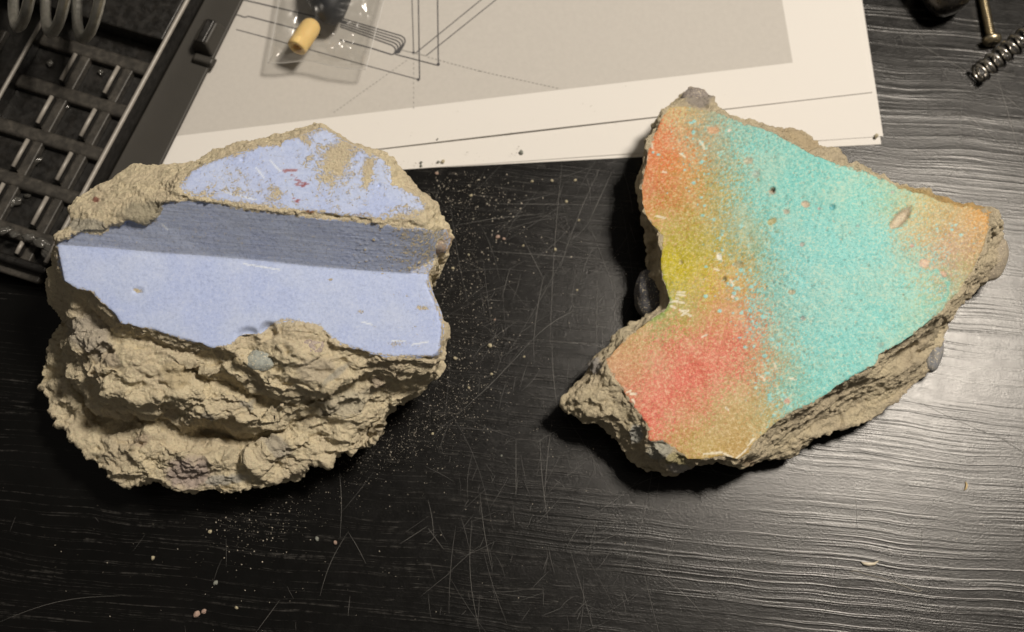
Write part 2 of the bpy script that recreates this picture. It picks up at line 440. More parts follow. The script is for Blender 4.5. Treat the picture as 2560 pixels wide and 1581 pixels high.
pts2 = [(300,880,36),(350,900,37),(320,940,36),(260,920,36),(390,930,36),(440,900,36),(460,945,35),(420,965,35),(660,895,40),(760,875,40.5),(720,930,39),(620,900,39),(800,920,39),
 (560,985,33),(620,1005,31),(540,1010,31),(700,1010,31),(250,1090,15),(300,1120,16),(280,1160,12),(340,1150,17),(400,1110,19),(360,1080,21),(390,1160,14),
 (430,1130,19),(420,1180,13),(470,1130,20),(500,1160,17),(480,1205,13),(560,1130,16),(600,1160,15),(560,1205,12),(640,1150,17),(680,1120,20),(700,1160,15),
 (760,1100,22),(800,1120,17),(840,1080,23),(900,1060,23),(930,1080,17),(880,1100,15),(940,1000,26),(980,985,25),(960,950,30),(1020,950,28),(1050,940,29),(600,1195,13),(330,1190,12)]
ring = [(x, y, z + (6.5 if x > 330 else 4) * min(1, max(0, (y - 1040) / 60.)) if y > 1040 else z) for x, y, z in ring]
ring = [(x, y, z + 4) if 930 < x < 1010 and 990 < y < 1100 else (x, y, z) for x, y, z in ring]
pts2 = [(x, y, z + 3.5 * min(1, (y - 1085) / 50.)) if y > 1085 else (x, y, z) for x, y, z in pts2]
pts2 += [(520, 1180, 18), (650, 1195, 18), (720, 1150, 19), (860, 1100, 21), (450, 1200, 17)]
frag_blue = empty('concrete_fragment', tuple(at(600, 760, 0)))
tag(frag_blue, 'thick tan concrete chunk with pale blue painted face and a darker shaded step', 'concrete fragment', 'painted concrete fragments')
TAN = np.array([.87, .765, .54]); TAN2 = np.array([.76, .66, .48]); DRK = np.array([.50, .42, .305])
CM1 = concrete_material('blue_painted_concrete', TAN, TAN2, DRK, .6, .05, 1.3, base((222, 218, 212)), speck=.5)
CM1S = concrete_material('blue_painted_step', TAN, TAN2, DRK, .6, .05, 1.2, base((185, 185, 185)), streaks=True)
cB = tuple(at(600, 760, 25)[:2])
co, no, qd = fragment('blue', ring, cre + [drop, ledge1, under1, ledge2, under2, ledge3, under3], pts + pts2, frag_blue, .33, (.93, .80), cB)
sx, sy = seen(co); view = CAM - co; view /= np.linalg.norm(view, axis=1)[:, None]
facing = (no * view).sum(1)
k = 0.111
sa, sb, sc = (polysd(sx, sy, p) * k for p in (PA, PB, PC))
sd = np.maximum(np.maximum(sa, sb), sc)
both = (sb > -.4) & (sc > -.4); sd = np.where(both, np.maximum(sd, 1.2), sd)
sd = sd + np.where(sy > 560, .55 * fbm(co / 3.2, 3, 301) + .35 * vnoise(co / .9, 302), .3 * fbm(co / 1.6, 3, 303)); sd = np.where(both, np.maximum(sd, 1.2), sd)
sd = np.where(facing > .12, sd, -5.)
brk = 1 - sstep(-.9, .1, sd)
ca, sn_ = math.cos(math.radians(-9)), math.sin(math.radians(-9))
Q = np.stack([co[:, 0] * ca + co[:, 1] * sn_, -co[:, 0] * sn_ + co[:, 1] * ca, co[:, 2]], 1)
st = Q * np.array([.55, 1., 1.])                     # layering of the break runs along the step
lower = sstep(720, 900, sy)                          # the big front break is the roughest
d = (2.3 * fbm(st / 11., 3, 3) + 1.1 * (1 - 2 * np.abs(vnoise(st / 5.5, 9))) - .2) * (0.35 + .65 * lower)
w1, id1 = worley(st / 4.6 + .15 * vnoise(co / 3., 5)[:, None], 4)
d += (1.4 * (id1 - .5)) * (0.3 + .7 * lower); w2, id2 = worley(st / 2.3 + .2 * vnoise(co / 2., 6)[:, None], 44); d += .55 * (id2 - .5) * (.4 + .6 * lower)
d += .55 * fbm(st / 2.6, 4, 31, .65) * (.6 + .4 * lower) - .35 * sstep(.3, .0, np.abs(vnoise(st / 3.4, 37))) * lower + .22 * vnoise(co / 1.3, 60) + .32 * vnoise(co / .8, 61)
d -= .5 * sstep(.35, .0, worley(co / 3.1, 14)[0]) * 1.
lip = sstep(1.6, .5, np.abs(sb + .2)) * (sy < 545 + (sx - 700) * .12) * (sx > 440); d += lip * .55 * fbm(co / 1.1, 2, 90)
pd = .10 * fbm(co / 9., 2, 71) + .035 * fbm(co / 1.1, 2, 72)
streak = vnoise(Q * np.array([.06, 1.3, 1.3]), 73)
pd += np.where(sb > 0, .03, .0) * streak
# crumbs of mortar stuck on the step and along its lip
w_a, i_a = worley(co / .75, 88); w_b, i_b = worley(co / 1.5, 87)
crumb = np.maximum(sstep(.48, .2, w_a) * (i_a > .35) * .55, sstep(.42, .15, w_b) * (i_b > .93) * 1.) * sstep(.0, .3, .8 * vnoise(co / 4., 89) + 1.1 * sstep(720, 1040, sx) - .45)
pd += np.where(sb > .3, crumb * .26, 0)
rim = 0.
disp = brk * d + (1 - brk) * (pd + rim)
pits = [(670,830,3.2,2.2),(345,728,1.3,.35),(606,399,.6,.5),(947,463,.6,.5),(620,840,2.8,1.3)]
for (px, py, r, dep) in pits:
    dd = np.hypot((sx - px) * k * (.7 if px in (345, 620) else 1), (sy - py) * k); disp -= dep * sstep(r, r * .45, dd)
disp = np.where(co[:, 2] < 1.2, disp * .2, disp)
co2 = co + no * disp[:, None]; co2[:, 2] = np.maximum(co2[:, 2], .15)
n2 = normals_of(co2, qd)
BLUE = base((183, 188, 206), .76)
tint = np.ones((len(co), 4)); tint[:, :3] = BLUE
mixn = sstep(-.3, .5, fbm(co / 14., 3, 5))[:, None]
tint[:, :3] = tint[:, :3] * (1 - .4 * mixn) + .4 * mixn * base((168, 176, 206), .76)
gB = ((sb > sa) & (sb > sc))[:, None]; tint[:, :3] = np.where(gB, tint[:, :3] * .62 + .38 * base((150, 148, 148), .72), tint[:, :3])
wear = np.full(len(co), .12)
wear = np.where(sa > -.2, .46 + .10 * vnoise(co / 12., 6), wear)
wear = np.where(sb > 0, .18 + .42 * sstep(780, 1080, sx) , wear)
wear = np.where(sc > 0, .20 + .20 * sstep(700, 1050, sx), wear)
wear = np.where((sd > 0) & (sa > 0), wear + .10 * sstep(1.5, 0, sa), wear); wear += .30 * sstep(1.5, 0., sc) * (sc > 0) * (sy > 700)
wear += np.where((sb > 0), .5 * crumb * sstep(.2, .6, crumb), 0)
for (px, py, ax, ay, rot, amt) in [(845,395,30,70,-.45,.40),(920,430,14,40,-.2,.40),(760,345,60,14,-.4,.25),(690,487,16,16,0,.3),(330,560,80,20,0,0),(540,480,60,14,.1,.2),(765,405,30,9,.6,.25),(1040,545,60,25,0,.3),(345,727,16,7,-.3,.6),(825,700,10,6,0,.4),(1055,770,14,8,0,.4),(900,780,20,6,.3,.3),(700,800,40,8,0,.3),(1000,860,40,10,0,.25)]:
    ux = (sx - px) * math.cos(rot) - (sy - py) * math.sin(rot); uy = (sx - px) * math.sin(rot) + (sy - py) * math.cos(rot)
    wear += amt * np.exp(-((ux / ax) ** 2 + (uy / ay) ** 2)) * (sd > 0)
for a, b in [((709,426),(742,425)),((712,429),(740,427)),((729,438),(741,443)),((738,450),(752,453)),((745,456),(772,460)),((739,460),(754,464)),((752,463),(766,466)),((733,496),(748,501)),((738,502),(746,508))]:
    msk = sstep(3.4, 1.0, segdist(sx, sy, a, b) + 3 * vnoise(co / .8, 7))[:, None]; tint[:, :3] = tint[:, :3] * (1 - msk) + msk * base((150, 92, 92))
    wear = np.where(msk[:, 0] > .3, 0, wear)
for a, b in [((676,402),(700,428)),((610,660),(700,675)),((980,852),(1012,853)),((1030,862),(1070,855)),((405,560),(420,575)),((560,480),(640,500)),((870,392),(880,420)),((640,420),(660,445)),((905,805),(930,812))]:
    msk = sstep(2.6, .8, segdist(sx, sy, a, b))[:, None] * .8; tint[:, :3] = tint[:, :3] * (1 - msk) + msk * base((225, 222, 215))
stain = np.zeros((len(co), 4)); stain[:, :3] = TAN
def blot(px, py, ax, ay, rot, rgb, amt, edge=.25):
    ux = (sx - px) * math.cos(rot) + (sy - py) * math.sin(rot); uy = -(sx - px) * math.sin(rot) + (sy - py) * math.cos(rot)
    r = np.hypot(ux / ax, uy / ay) + .25 * fbm(co / 2.5, 3, int(px))
    m_ = sstep(1 + edge, 1 - edge, r) * amt * (facing > 0); s_ = stain
    new = m_ > s_[:, 3]; s_[new, :3] = base(rgb)[None]; s_[:, 3] = np.maximum(s_[:, 3], m_)
blot(470,1185,55,42,.2,(190,165,148),.8); blot(560,1200,60,14,-.1,(165,160,150),.6); blot(225,840,60,45,.8,(175,162,148),.5); blot(440,940,38,32,0,(215,190,145),.8,.12); blot(700,1120,30,20,.3,(160,150,138),.5); blot(350,1100,26,18,-.4,(170,140,118),.5); blot(620,1010,22,14,.2,(150,146,138),.45); blot(950,960,24,14,.5,(175,150,128),.5); blot(280,900,24,18,.5,(172,150,132),.45); blot(520,1040,16,12,0,(140,132,120),.5)
blot(860,1010,70,25,-.3,(190,178,155),.4); blot(215,565,50,18,.1,(150,145,132),.6); blot(370,530,70,26,-.1,(150,140,115),.6)
blot(840,935,40,9,-.6,(150,148,140),.5,.5); blot(790,925,45,30,0,(200,180,150),.6); blot(1120,600,14,28,0,(180,140,110),.5); blot(240,500,8,6,0,(160,100,80),.9); blot(775,530,12,5,.1,(150,100,70),.9); blot(900,535,20,5,.1,(150,100,80),.5)
A1 = dict(paint=sd, wear=wear, tint=tint, stain=stain)
sq = lambda a: a[qd].mean(1)
fa, fb, fc = sq(sa), sq(sb), sq(sc); fd = sq(sd); top = fd > -.05
inB = top & (fb >= fa) & (fb >= fc); inA = top & (fa > fb) & (fa > fc); inC = top & ~inA & ~inB
lay('broken_concrete', co2, qd, ~top, A1, CM1, frag_blue, n2)
tag(lay('painted_face', co2, qd, inA, A1, CM1, frag_blue, n2), 'upper blue painted face, scuffed down to the mortar')
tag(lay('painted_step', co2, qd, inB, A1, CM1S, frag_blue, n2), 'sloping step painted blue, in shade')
tag(lay('painted_face', co2, qd, inC, A1, CM1, frag_blue, n2), 'lower blue painted face, smooth and pale')
def stone_mat(name, rgb, rgb2=None, rough=.8):
    m = M(name, rough, spec=.3); c = m.mix(m.ramp(m.noise(.8, detail=5, rough=.7), .4, .65), base(rgb, .62), base(rgb2 or [v * .8 for v in rgb], .62))
    c = m.mix(m.ramp(m.noise(2.4, detail=3), .55, .7, 0, .7), c, TAN)
    return m.out(c, None, m.bump(m.noise(1.2, detail=6, rough=.7), .25))
tag(pebble(655, 898, 38.3, (3.8, 3.0, 1.5), frag_blue, stone_mat('slate_stone', (190, 186, 165), (160, 158, 142)), .1, 3), 'grey green stone set in the break')
tag(pebble(762, 872, 40.0, (4.6, 3.2, 1.6), frag_blue, stone_mat('mauve_stone', (190, 168, 148), (150, 130, 118)), .35, 5), 'mauve brown stone set in the break')
tag(pebble(601, 900, 38.2, (1.7, 1.5, 1.6), frag_blue, stone_mat('sand_stone', (205, 180, 135)), 0, 8), 'small sandy stone')
tag(pebble(1096, 592, 42.0, (3.2, 4.4, 3.0), frag_blue, stone_mat('rosy_stone', (185, 150, 120), (165, 150, 135)), .2, 9), 'rosy stone at the right end of the step')

# ---- multicoloured fragment
ring2 = [(1707,228,19),(1731,218,19),(1759,225,19),(1778,244,20),(1797,270,22),(1830,284,23),(1854,301,24),(1887,306,23),(1915,322,22),(1953,321,21),(1991,327,20),(2029,343,20),
 (2043,362,20),(2081,370,20),(2105,393,21),(2119,407,23),(2157,420,25),(2209,442,26),(2247,461,26),(2304,477,26),(2356,498,26),(2422,510,26),(2469,522,25),(2500,536,22),
 (2503,579,18),(2510,622,14),(2507,659,12),(2484,693,11),(2446,714,11),(2422,735,12),(2389,780,12),(2380,808,11),(2356,842,9),(2351,879,8),(2332,903,8),(2316,941,8),
 (2280,974,8),(2247,1003,9),(2204,1036,10),(2157,1059,11),(2100,1078,12),(2043,1093,13),(2005,1121,9),(1991,1143,8),(1939,1147,10),(1892,1159,14),(1854,1168,17),(1825,1166,18),
 (1797,1151,20),(1768,1155,19),(1731,1165,17),(1712,1177,14),(1678,1192,12),(1645,1187,11),(1607,1183,10),(1584,1159,9),(1569,1126,9),(1541,1102,10),(1517,1078,11),(1479,1050,12),
 (1437,1036,13),(1413,1017,13),(1408,1003,13),(1432,974,14),(1461,941,15),(1472,903,15),(1498,884,16),(1527,865,18),(1546,832,16),(1569,816,16),(1607,804,16),(1612,789,12),
 (1600,756,11),(1603,723,11),(1617,690,12),(1616,647,14),(1615,600,17),(1615,569,20),(1610,541,23),(1597,489,25),(1601,460,25),(1610,413,25),(1615,366,25),(1629,333,25),
 (1643,295,25),(1672,262,24),(1700,243,22)]
PP = [(1674,266),(1712,264),(1754,273),(1787,278),(1821,292),(1854,307),(1892,318),(1929,330),(1977,356),(2024,382),(2072,404),(2109,418),(2157,427),(2209,447),(2247,467),(2304,483),(2356,504),(2422,516),
 (2474,532),(2469,579),(2460,617),(2441,655),(2432,678),(2408,707),(2398,730),(2375,752),(2361,775),(2323,804),(2289,832),(2261,851),(2204,884),(2185,913),(2138,936),(2091,965),
 (2043,1003),(1986,1026),(1934,1062),(1896,1097),(1873,1131),(1844,1149),(1806,1140),(1759,1149),(1721,1149),(1697,1126),(1664,1107),(1622,1100),(1624,1074),(1607,1045),
 (1584,1017),(1560,984),(1546,960),(1522,922),(1513,903),(1546,865),(1569,842),(1617,808),(1664,775),(1674,752),(1664,723),(1652,685),(1650,647),(1655,600),(1655,588),
 (1631,565),(1617,546),(1605,513),(1602,470),(1612,423),(1620,375),(1638,333),(1653,295)]
def zP(x, y): return 25.5 + 1.5 * math.exp(-(((x - 2050) / 260) ** 2 + ((y - 640) / 300) ** 2)) + .006 * (x - 2050) - .0016 * (y - 700)
Ppl = [(x, y, zP(x, y)) for x, y in PP]
inner = [(x, y, zP(x, y)) for x in range(1640, 2500, 70) for y in range(300, 1150, 70)]
ix = np.array([p[0] for p in inner], float); iy = np.array([p[1] for p in inner], float)
inner = [p for p, o_ in zip(inner, polysd(ix, iy, PP) > 25) if o_]
pr = [(2478,585,23),(2472,625,21),(2455,665,22),(2440,690,21),(2415,720,20),(2405,742,19),(2382,768,21),(2368,790,20),(2336,815,21),(2300,845,20),(2275,868,17),(2212,900,22),
      (2196,925,22),(2145,950,23),(2098,980,23),(2050,1015,23),(1992,1040,23),(1942,1074,24),(1906,1106,24),(1884,1138,23)]
sh1 = [(2290,905,18),(2262,925,18),(2225,945,18),(2190,962,18),(2140,985,18),(2090,1010,18),(2040,1035,19),(1990,1060,19),(1945,1095,20)]
sh2 = [(2300,925,12),(2262,950,12),(2225,975,12),(2185,995,12),(2140,1015,12),(2090,1035,13),(2040,1055,14),(1990,1085,15),(1945,1125,14)]
lp = [(1500,915,21),(1512,940,21.5),(1530,975,21.5),(1545,1000,21),(1568,1035,20.5),(1590,1062,20),(1606,1085,20),(1606,1112,19),(1640,1125,22),(1672,1145,22),(1690,1160,19)]
in2 = [(1440,1000,17),(1470,960,19),(1490,1000,20),(1480,1030,17),(1530,1030,19),(1560,1070,17),(1520,1060,14),(1590,1110,15),(1610,1150,14),(1640,1165,13),(1560,1100,12),(1485,930,19),
       (1530,1010,19.5),(1505,900,20),(1500,965,20.5),(2340,850,14),(2330,880,12),(2395,760,16),(2440,700,15),(2490,640,17),(2480,670,14),(2460,700,13),(2350,810,15),(1640,620,15),(1635,660,14),
       (1640,720,14),(1640,770,14),(1580,830,19),(1545,850,20),(1640,585,20),(1720,245,21),(1740,250,22),(1765,262,24),(1700,255,23),(1935,326,25),(1990,345,24),(2040,372,24),(2090,395,25),(1860,304,26),
       (1960,1110,16),(1990,1120,12),(1900,1140,18),(2310,900,11)]
zs = lambda L: [(x, y, z * .83) for x, y, z in L]
ring2 = [(x, y, z * .83 * (.70 if x < 1720 and y < 600 else 1.)) for x, y, z in ring2]; pr, sh1, sh2, lp, in2 = zs(pr), zs(sh1), zs(sh2), zs(lp), zs(in2)
ring2 = [(x, y, zP(x, y) - 1.6) if x > 2110 and y < 540 else (x, y, z) for x, y, z in ring2]
lp = [(x, y, z + 3.2) for x, y, z in lp]; in2 = [(x, y, z + 3.) if x < 1600 and y > 880 else (x, y, z) for x, y, z in in2]
ring2 = [(x, y, z + 1.6) if x < 1600 and y > 840 else (x, y, z) for x, y, z in ring2]
frag_multi = empty('concrete_fragment', tuple(at(1930, 720, 0)))
tag(frag_multi, 'flat boomerang-shaped concrete shard spray-painted turquoise, orange, yellow and coral', 'concrete fragment', 'painted concrete fragments')
CM2 = concrete_material('spray_painted_concrete', TAN * .86, TAN2 * .84, DRK * .8, .5, .07, 1.05, base((225, 205, 160)))
cC = tuple(at(1930, 720, 12)[:2])
co, no, qd = fragment('multi', ring2, [Ppl + [Ppl[0]], pr, sh1, sh2, lp], inner + in2, frag_multi, .33, (.95, .84), cC)
sx, sy = seen(co); view = CAM - co; view /= np.linalg.norm(view, axis=1)[:, None]; facing = (no * view).sum(1)
sd = polysd(sx, sy, PP) * k; sd = sd + .45 * fbm(co / 3., 3, 311) + .3 * vnoise(co / .9, 312); sd = np.where(facing > .35, sd, -5.)
# notch on the left: a second, lower green patch of paint where the edge was struck
brk = 1 - sstep(-.8, .05, sd)
ang = math.radians(32); Q = np.stack([co[:, 0] * math.cos(ang) + co[:, 1] * math.sin(ang), -co[:, 0] * math.sin(ang) + co[:, 1] * math.cos(ang), co[:, 2]], 1)
st = Q * np.array([.5, 1, 1.])
d = .9 * fbm(st / 8., 3, 103) + .55 * (1 - 2 * np.abs(vnoise(st / 4.2, 109))) - .15
w1, id1 = worley(st / 3.6 + .15 * vnoise(co / 3., 5)[:, None], 104)
w2, id2 = worley(st / 1.9 + .2 * vnoise(co / 2., 6)[:, None], 144); d += .8 * (id1 - .5) + .35 * (id2 - .5) + .5 * fbm(st / 2.2, 4, 131, .6) + .22 * vnoise(co / 1.3, 160) + .24 * vnoise(co / .85, 161)
tealw = np.zeros(len(co))
pd = .28 * fbm(co / 16., 2, 171) + .10 * fbm(co / 3.2, 2, 172) + .05 * fbm(co / 1.0, 2, 173)
disp = brk * d + (1 - brk) * pd
wear = np.full(len(co), .06); stain = np.zeros((len(co), 4)); stain[:, :3] = TAN
cps = [(1640,330,200,105,65),(1650,400,205,112,66),(1630,470,195,110,70),(1700,430,190,130,68),(1720,520,178,132,66),(1700,300,188,142,98),(1690,275,190,170,120),(1760,300,158,150,120),(1640,535,195,140,90),
 (1690,560,165,142,66),(1670,620,168,152,44),(1690,680,190,168,18),(1760,690,188,162,35),(1740,620,166,150,55),(1800,700,192,142,72),(1780,560,170,150,85),(1790,640,170,155,80),(1660,650,180,160,30),
 (1700,760,170,146,80),(1790,780,192,132,86),(1640,800,148,142,72),(1690,740,150,150,62),(1750,740,178,150,78),(1850,760,190,135,90),(1860,690,180,150,90),
 (1750,900,208,108,88),(1700,950,208,104,88),(1640,1000,205,115,95),(1630,1060,208,100,84),(1830,880,205,108,90),(1850,830,203,122,95),(1570,900,190,140,100),(1600,860,186,146,102),(1560,950,188,128,96),(1900,900,188,135,96),(1760,960,205,110,90),(1680,870,200,120,95),
 (1800,1050,176,146,92),(1850,1000,176,142,92),(1750,1120,176,146,82),(1900,1030,166,148,96),(1850,1110,178,142,86),(1680,1090,185,135,90),(1720,1020,195,125,92),
 (1880,380,110,192,182),(1830,330,120,185,170),(2000,450,104,192,182),(1920,500,106,192,182),(2050,600,115,196,188),(2000,700,116,196,190),(2100,800,112,196,188),(2050,950,108,196,186),(2200,800,112,196,186),(2150,500,118,196,182),(2150,650,114,196,188),(2040,850,112,196,188),(2010,1000,116,192,178),
 (2200,600,118,196,186),(2240,500,140,188,160),(1960,600,104,190,184),(2130,900,112,196,186),(2060,420,112,192,180),
 (1820,400,148,160,128),(1800,350,160,150,115),(1850,560,138,172,146),(1870,460,120,185,170),(1910,700,122,182,166),(1880,620,142,165,125),(1940,790,124,184,170),(1940,880,150,165,130),(1970,960,132,178,155),(1800,480,165,148,85),
 (2330,530,188,162,105),(2300,505,172,170,120),(2400,540,205,155,85),(2450,548,218,145,60),(2380,620,200,150,110),(2360,670,192,155,118),(2430,600,196,150,96),(2420,680,180,156,96),(2300,650,146,184,160),(2345,740,158,178,128),(2250,720,116,196,186),(2320,580,180,155,112),(2300,790,128,192,172),(2380,710,160,172,120),(2450,640,195,152,95),(2400,700,185,158,100),(2290,720,122,194,178)]
cp = np.array(cps, float); gr = np.random.default_rng(5); wx = sx + 14 * fbm(co / 9., 3, 190); wy = sy + 14 * fbm(co / 9. + 40, 3, 191)
wx_s, wy_s = wx, wy; wx = wx + 34 * vnoise(co / .7, 192) + 26 * gr.normal(size=len(co)); wy = wy + 34 * vnoise(co / .7, 193) + 26 * gr.normal(size=len(co))
num = np.zeros((len(co), 3)); den = np.zeros(len(co))
for c in cp:
    w_ = 1. / (((wx - c[0]) ** 2 + (wy - c[1]) ** 2) + 150.) ** 1.9; num += w_[:, None] * (base(c[2:], .82) * np.array([1.0, .99, .90]))[None]; den += w_
wx, wy = wx_s, wy_s
tint = np.ones((len(co), 4)); tint[:, :3] = num / den[:, None]
tint[:, :3] *= (1 - sstep(2280, 2400, sx)[:, None] * np.array([.24, .16, -.05]))
# deeper colours than the average reading: the paint is saturated between its pale specks
g_ = tint[:, :3].mean(1)[:, None]; sat_ = np.where(tint[:, 1] > tint[:, 0], .86, 1.06)[:, None]; tint[:, :3] = np.clip(g_ + (tint[:, :3] - g_) * sat_, .01, .9)
teal = np.array(base((100, 194, 188), .86)); tf = sstep(.10, .02, np.abs(tint[:, 0] - teal[0]) + .0)
tealz = sstep(.02, .16, tint[:, 1] - tint[:, 0])
disp += (1 - brk) * tealz * (.10 * np.maximum(0, vnoise(co / 1.5, 175) + .2) - .34 * sstep(.32, .1, worley(co / 1.15, 176)[0]) * sstep(-.25, .3, fbm(co / 7., 2, 177)))
pitm = tealz * sstep(.32, .12, worley(co / 1.15, 176)[0]) * sstep(-.15, .3, fbm(co / 7., 2, 177))
tint[:, :3] = tint[:, :3] * (1 - .6 * pitm[:, None]) + .6 * pitm[:, None] * base((130, 120, 105))
# green patch by the notch and struck edge
for a, b, wd_, rgb in [((1655,770),(1672,742),14,(105,145,50)),((1625,800),(1650,785),12,(120,145,55)),((1655,690),(1668,730),9,(150,155,40)),((1660,620),(1662,700),8,(190,170,25))]:
    msk = (sstep(wd_, wd_ * .3, segdist(wx, wy, a, b)) * .85)[:, None]; tint[:, :3] = tint[:, :3] * (1 - msk) + msk * base(rgb, .76)
# turquoise overspray drops: three drifts
R2 = np.random.default_rng(21); drops = []
for (x0, y0, x1, y1, sp, n) in [(1690,270,1800,420,34,44),(1790,440,1850,620,42,34),(1790,560,1870,760,40,60),(1850,690,1900,860,36,48),(1900,780,1960,960,34,44),(1900,900,1990,1080,26,40),(1640,330,1720,480,30,16),(2310,540,2420,600,30,22),(1740,420,1800,540,40,14)]:
    for i in range(int(n * 1.5)):
        t = R2.random(); drops.append((x0 + (x1 - x0) * t + R2.normal() * sp, y0 + (y1 - y0) * t + R2.normal() * sp * .6, 0.4 + 3.2 * R2.random() ** 3.))
DC = base((140, 196, 182), .80)
for (px, py, r) in drops:
    idx = np.where((np.abs(sx - px) < 14) & (np.abs(sy - py) < 14) & (sd > 0))[0]
    if len(idx) == 0: continue
    q = np.hypot((sx[idx] - px) * R2.uniform(.6, 1.1), sy[idx] - py) + 1.2 * R2.normal()
    msk = sstep(r + .9, r - .9, q)[:, None] * .92
    tint[idx, :3] = tint[idx, :3] * (1 - msk) + msk * DC; disp[idx] += .06 * msk[:, 0]
# pale scratches
SCR = [((1694,731),(1712,731)),((1692,737),(1712,739)),((1690,745),(1700,748)),((1672,757),(1690,753)),((1690,754),(1712,758)),((1700,775),(1726,790)),((1705,788),(1722,776)),((1676,765),(1690,770)),
       ((1706,778),(1715,776)),((1755,842),(1766,838)),((1797,638),(1806,652)),((1786,672),(1796,676)),((1975,945),(1990,950)),((1903,940),(1912,950)),((1560,970),(1568,974)),((1566,982),(1576,978)),((1575,986),(1590,986)),
       ((1580,1000),(1586,1008)),((1935,908),(1942,922)),((1658,430),(1666,432)),((1700,385),(1712,392)),((1750,352),(1762,372)),((1760,1135),(1800,1132)),((1800,1130),(1830,1144)),((1840,1148),(1870,1120)),((1870,1115),(1884,1098)),
       ((1815,1020),(1822,1026)),((1640,540),(1662,545)),((1625,345),(1632,372)),((1618,380),(1616,400)),((1826,700),(1834,712))]
for a, b in SCR:
    msk = (sstep(3.4, 1.0, segdist(sx, sy, a, b) + 2. * vnoise(co / .9, 8)) * .9)[:, None]; tint[:, :3] = tint[:, :3] * (1 - msk) + msk * base((228, 212, 180))
# pits and blemishes
def pit(px, py, r, dep, rgb, el=1., rot=0., amt=.9):
    global disp, tint
    ux = (sx - px) * math.cos(rot) + (sy - py) * math.sin(rot); uy = -(sx - px) * math.sin(rot) + (sy - py) * math.cos(rot)
    q = np.hypot(ux / el, uy) + .18 * r * fbm(co / 1.2, 2, 8); m_ = sstep(r * 1.15, r * .8, q) * (facing > .2)
    disp = disp - dep * sstep(r * 1.2, r * .5, q) * (facing > .2)
    if rgb is not None: tint[:, :3] = tint[:, :3] * (1 - amt * m_[:, None]) + amt * m_[:, None] * base(rgb, .8)
pit(2252,545,14,1.3,(190,165,135),2.6,-.82); pit(1932,475,6,1.3,(70,60,55)); pit(1930,481,7,.3,(175,140,115),1.4,0,.7)
pit(2015,511,9,.35,(190,160,130),1.3,.4); pit(1966,530,7,.3,(180,150,125),1.2,0,.7); pit(1929,555,8,.35,(165,150,95),1.7,-.5); pit(2081,518,7,.6,(95,165,160),1.1)
pit(2048,522,4,.2,(170,150,140)); pit(1871,403,9,.25,(170,145,115),1.3,0,.7); pit(1824,327,4,.2,(220,200,180)); pit(1890,436,9,.15,(150,160,145),1.2,0,.6)
pit(1783,326,10,.1,(215,150,105),1.5,0,.7); pit(1811,698,6,.5,(110,100,60)); pit(1845,662,9,.3,(160,145,100),1.3); pit(1702,656,6,.5,(185,165,110)); pit(2200,863,8,.2,(140,160,145),1.2,0,.6)
pit(1979,731,7,.3,(175,160,125),1.4); pit(2005,611,6,.3,(165,155,140)); pit(2310,659,11,.2,(220,170,140),1.3,0,.7); pit(2356,687,9,.2,(210,155,130),1.2,0,.7); pit(1798,642,7,.1,(225,215,190),1.4,1.1); pit(1833,741,5,.2,(225,200,175))
pit(2232,480,4,.2,(170,155,140)); pit(2146,364+200,4,.15,(150,170,155)); pit(2008,796,6,.3,(150,150,140)); pit(1968,1003,7,.05,(210,130,105),1.2,0,.7); pit(2280,615,5,.1,(200,150,130))
# faint turquoise loop near the right edge, and tiny bubbles
lp_ = [(2318,700),(2345,690),(2362,710),(2350,745),(2330,770),(2312,770),(2308,735)]
for i in range(len(lp_) - 1):
    msk = (sstep(7, 2, segdist(wx, wy, lp_[i], lp_[i + 1])) * .6)[:, None]; tint[:, :3] = tint[:, :3] * (1 - msk) + msk * base((115, 190, 165), .76)
wear += .34 * sstep(1.4, 0., sd) + np.where((sx < 1670) & (sy < 420), .14, 0) + .35 * np.exp(-(((sx - 1640) / 22) ** 2 + ((sy - 548) / 14) ** 2)) + .25 * np.exp(-(((sx - 1640) / 30) ** 2 + ((sy - 1120) / 20) ** 2))
def blot2(*a): blot(*a)
blot(1650,1120,30,28,.7,(200,190,165),.8); blot(1690,1150,25,18,.2,(175,160,100),.6); blot(1590,1085,14,22,0,(205,198,180),.8); blot(1700,1170,30,12,.3,(205,195,180),.6)
blot(1745,240,34,26,.3,(165,150,135),.8); blot(2000,350,60,16,.4,(200,170,125),.5); blot(1480,910,22,20,.6,(165,155,145),.8); blot(2462,560,16,50,.1,(195,175,140),.5); blot(1870,1155,24,8,.2,(180,150,115),.6)
blot(2310,490,70,9,.3,(190,150,70),.6); blot(2400,512,60,8,.15,(200,150,70),.7)
disp = np.where(co[:, 2] < 1.2, disp * .2, disp)
co2 = co + no * disp[:, None]; co2[:, 2] = np.maximum(co2[:, 2], .15); n2 = normals_of(co2, qd)
A2 = dict(paint=sd, wear=wear, tint=tint, stain=stain)
fd = sd[qd].mean(1); top = fd > -.05
lay('broken_concrete', co2, qd, ~top, A2, CM2, frag_multi, n2)
lay('painted_face', co2, qd, top, A2, CM2, frag_multi, n2)
tag(pebble(1632, 742, 8.5, (5.2, 7.4, 5.5), frag_multi, stone_mat('black_stone', (112, 107, 104), (86, 82, 80), .7), .12, 21, .14), 'dark grey stone in the notch')
tag(pebble(1568, 1003, 16.9, (3.9, 2.4, 1.6), frag_multi, stone_mat('brown_stone', (165, 140, 122), (140, 120, 108), .55), -.75, 22), 'smooth brown stone in the ledge')
tag(pebble(1738, 250, 15.2, (4.2, 3.4, 2.6), frag_multi, stone_mat('dun_stone', (168, 152, 135), (135, 120, 108)), -.3, 23), 'dun stone standing out at the top point')
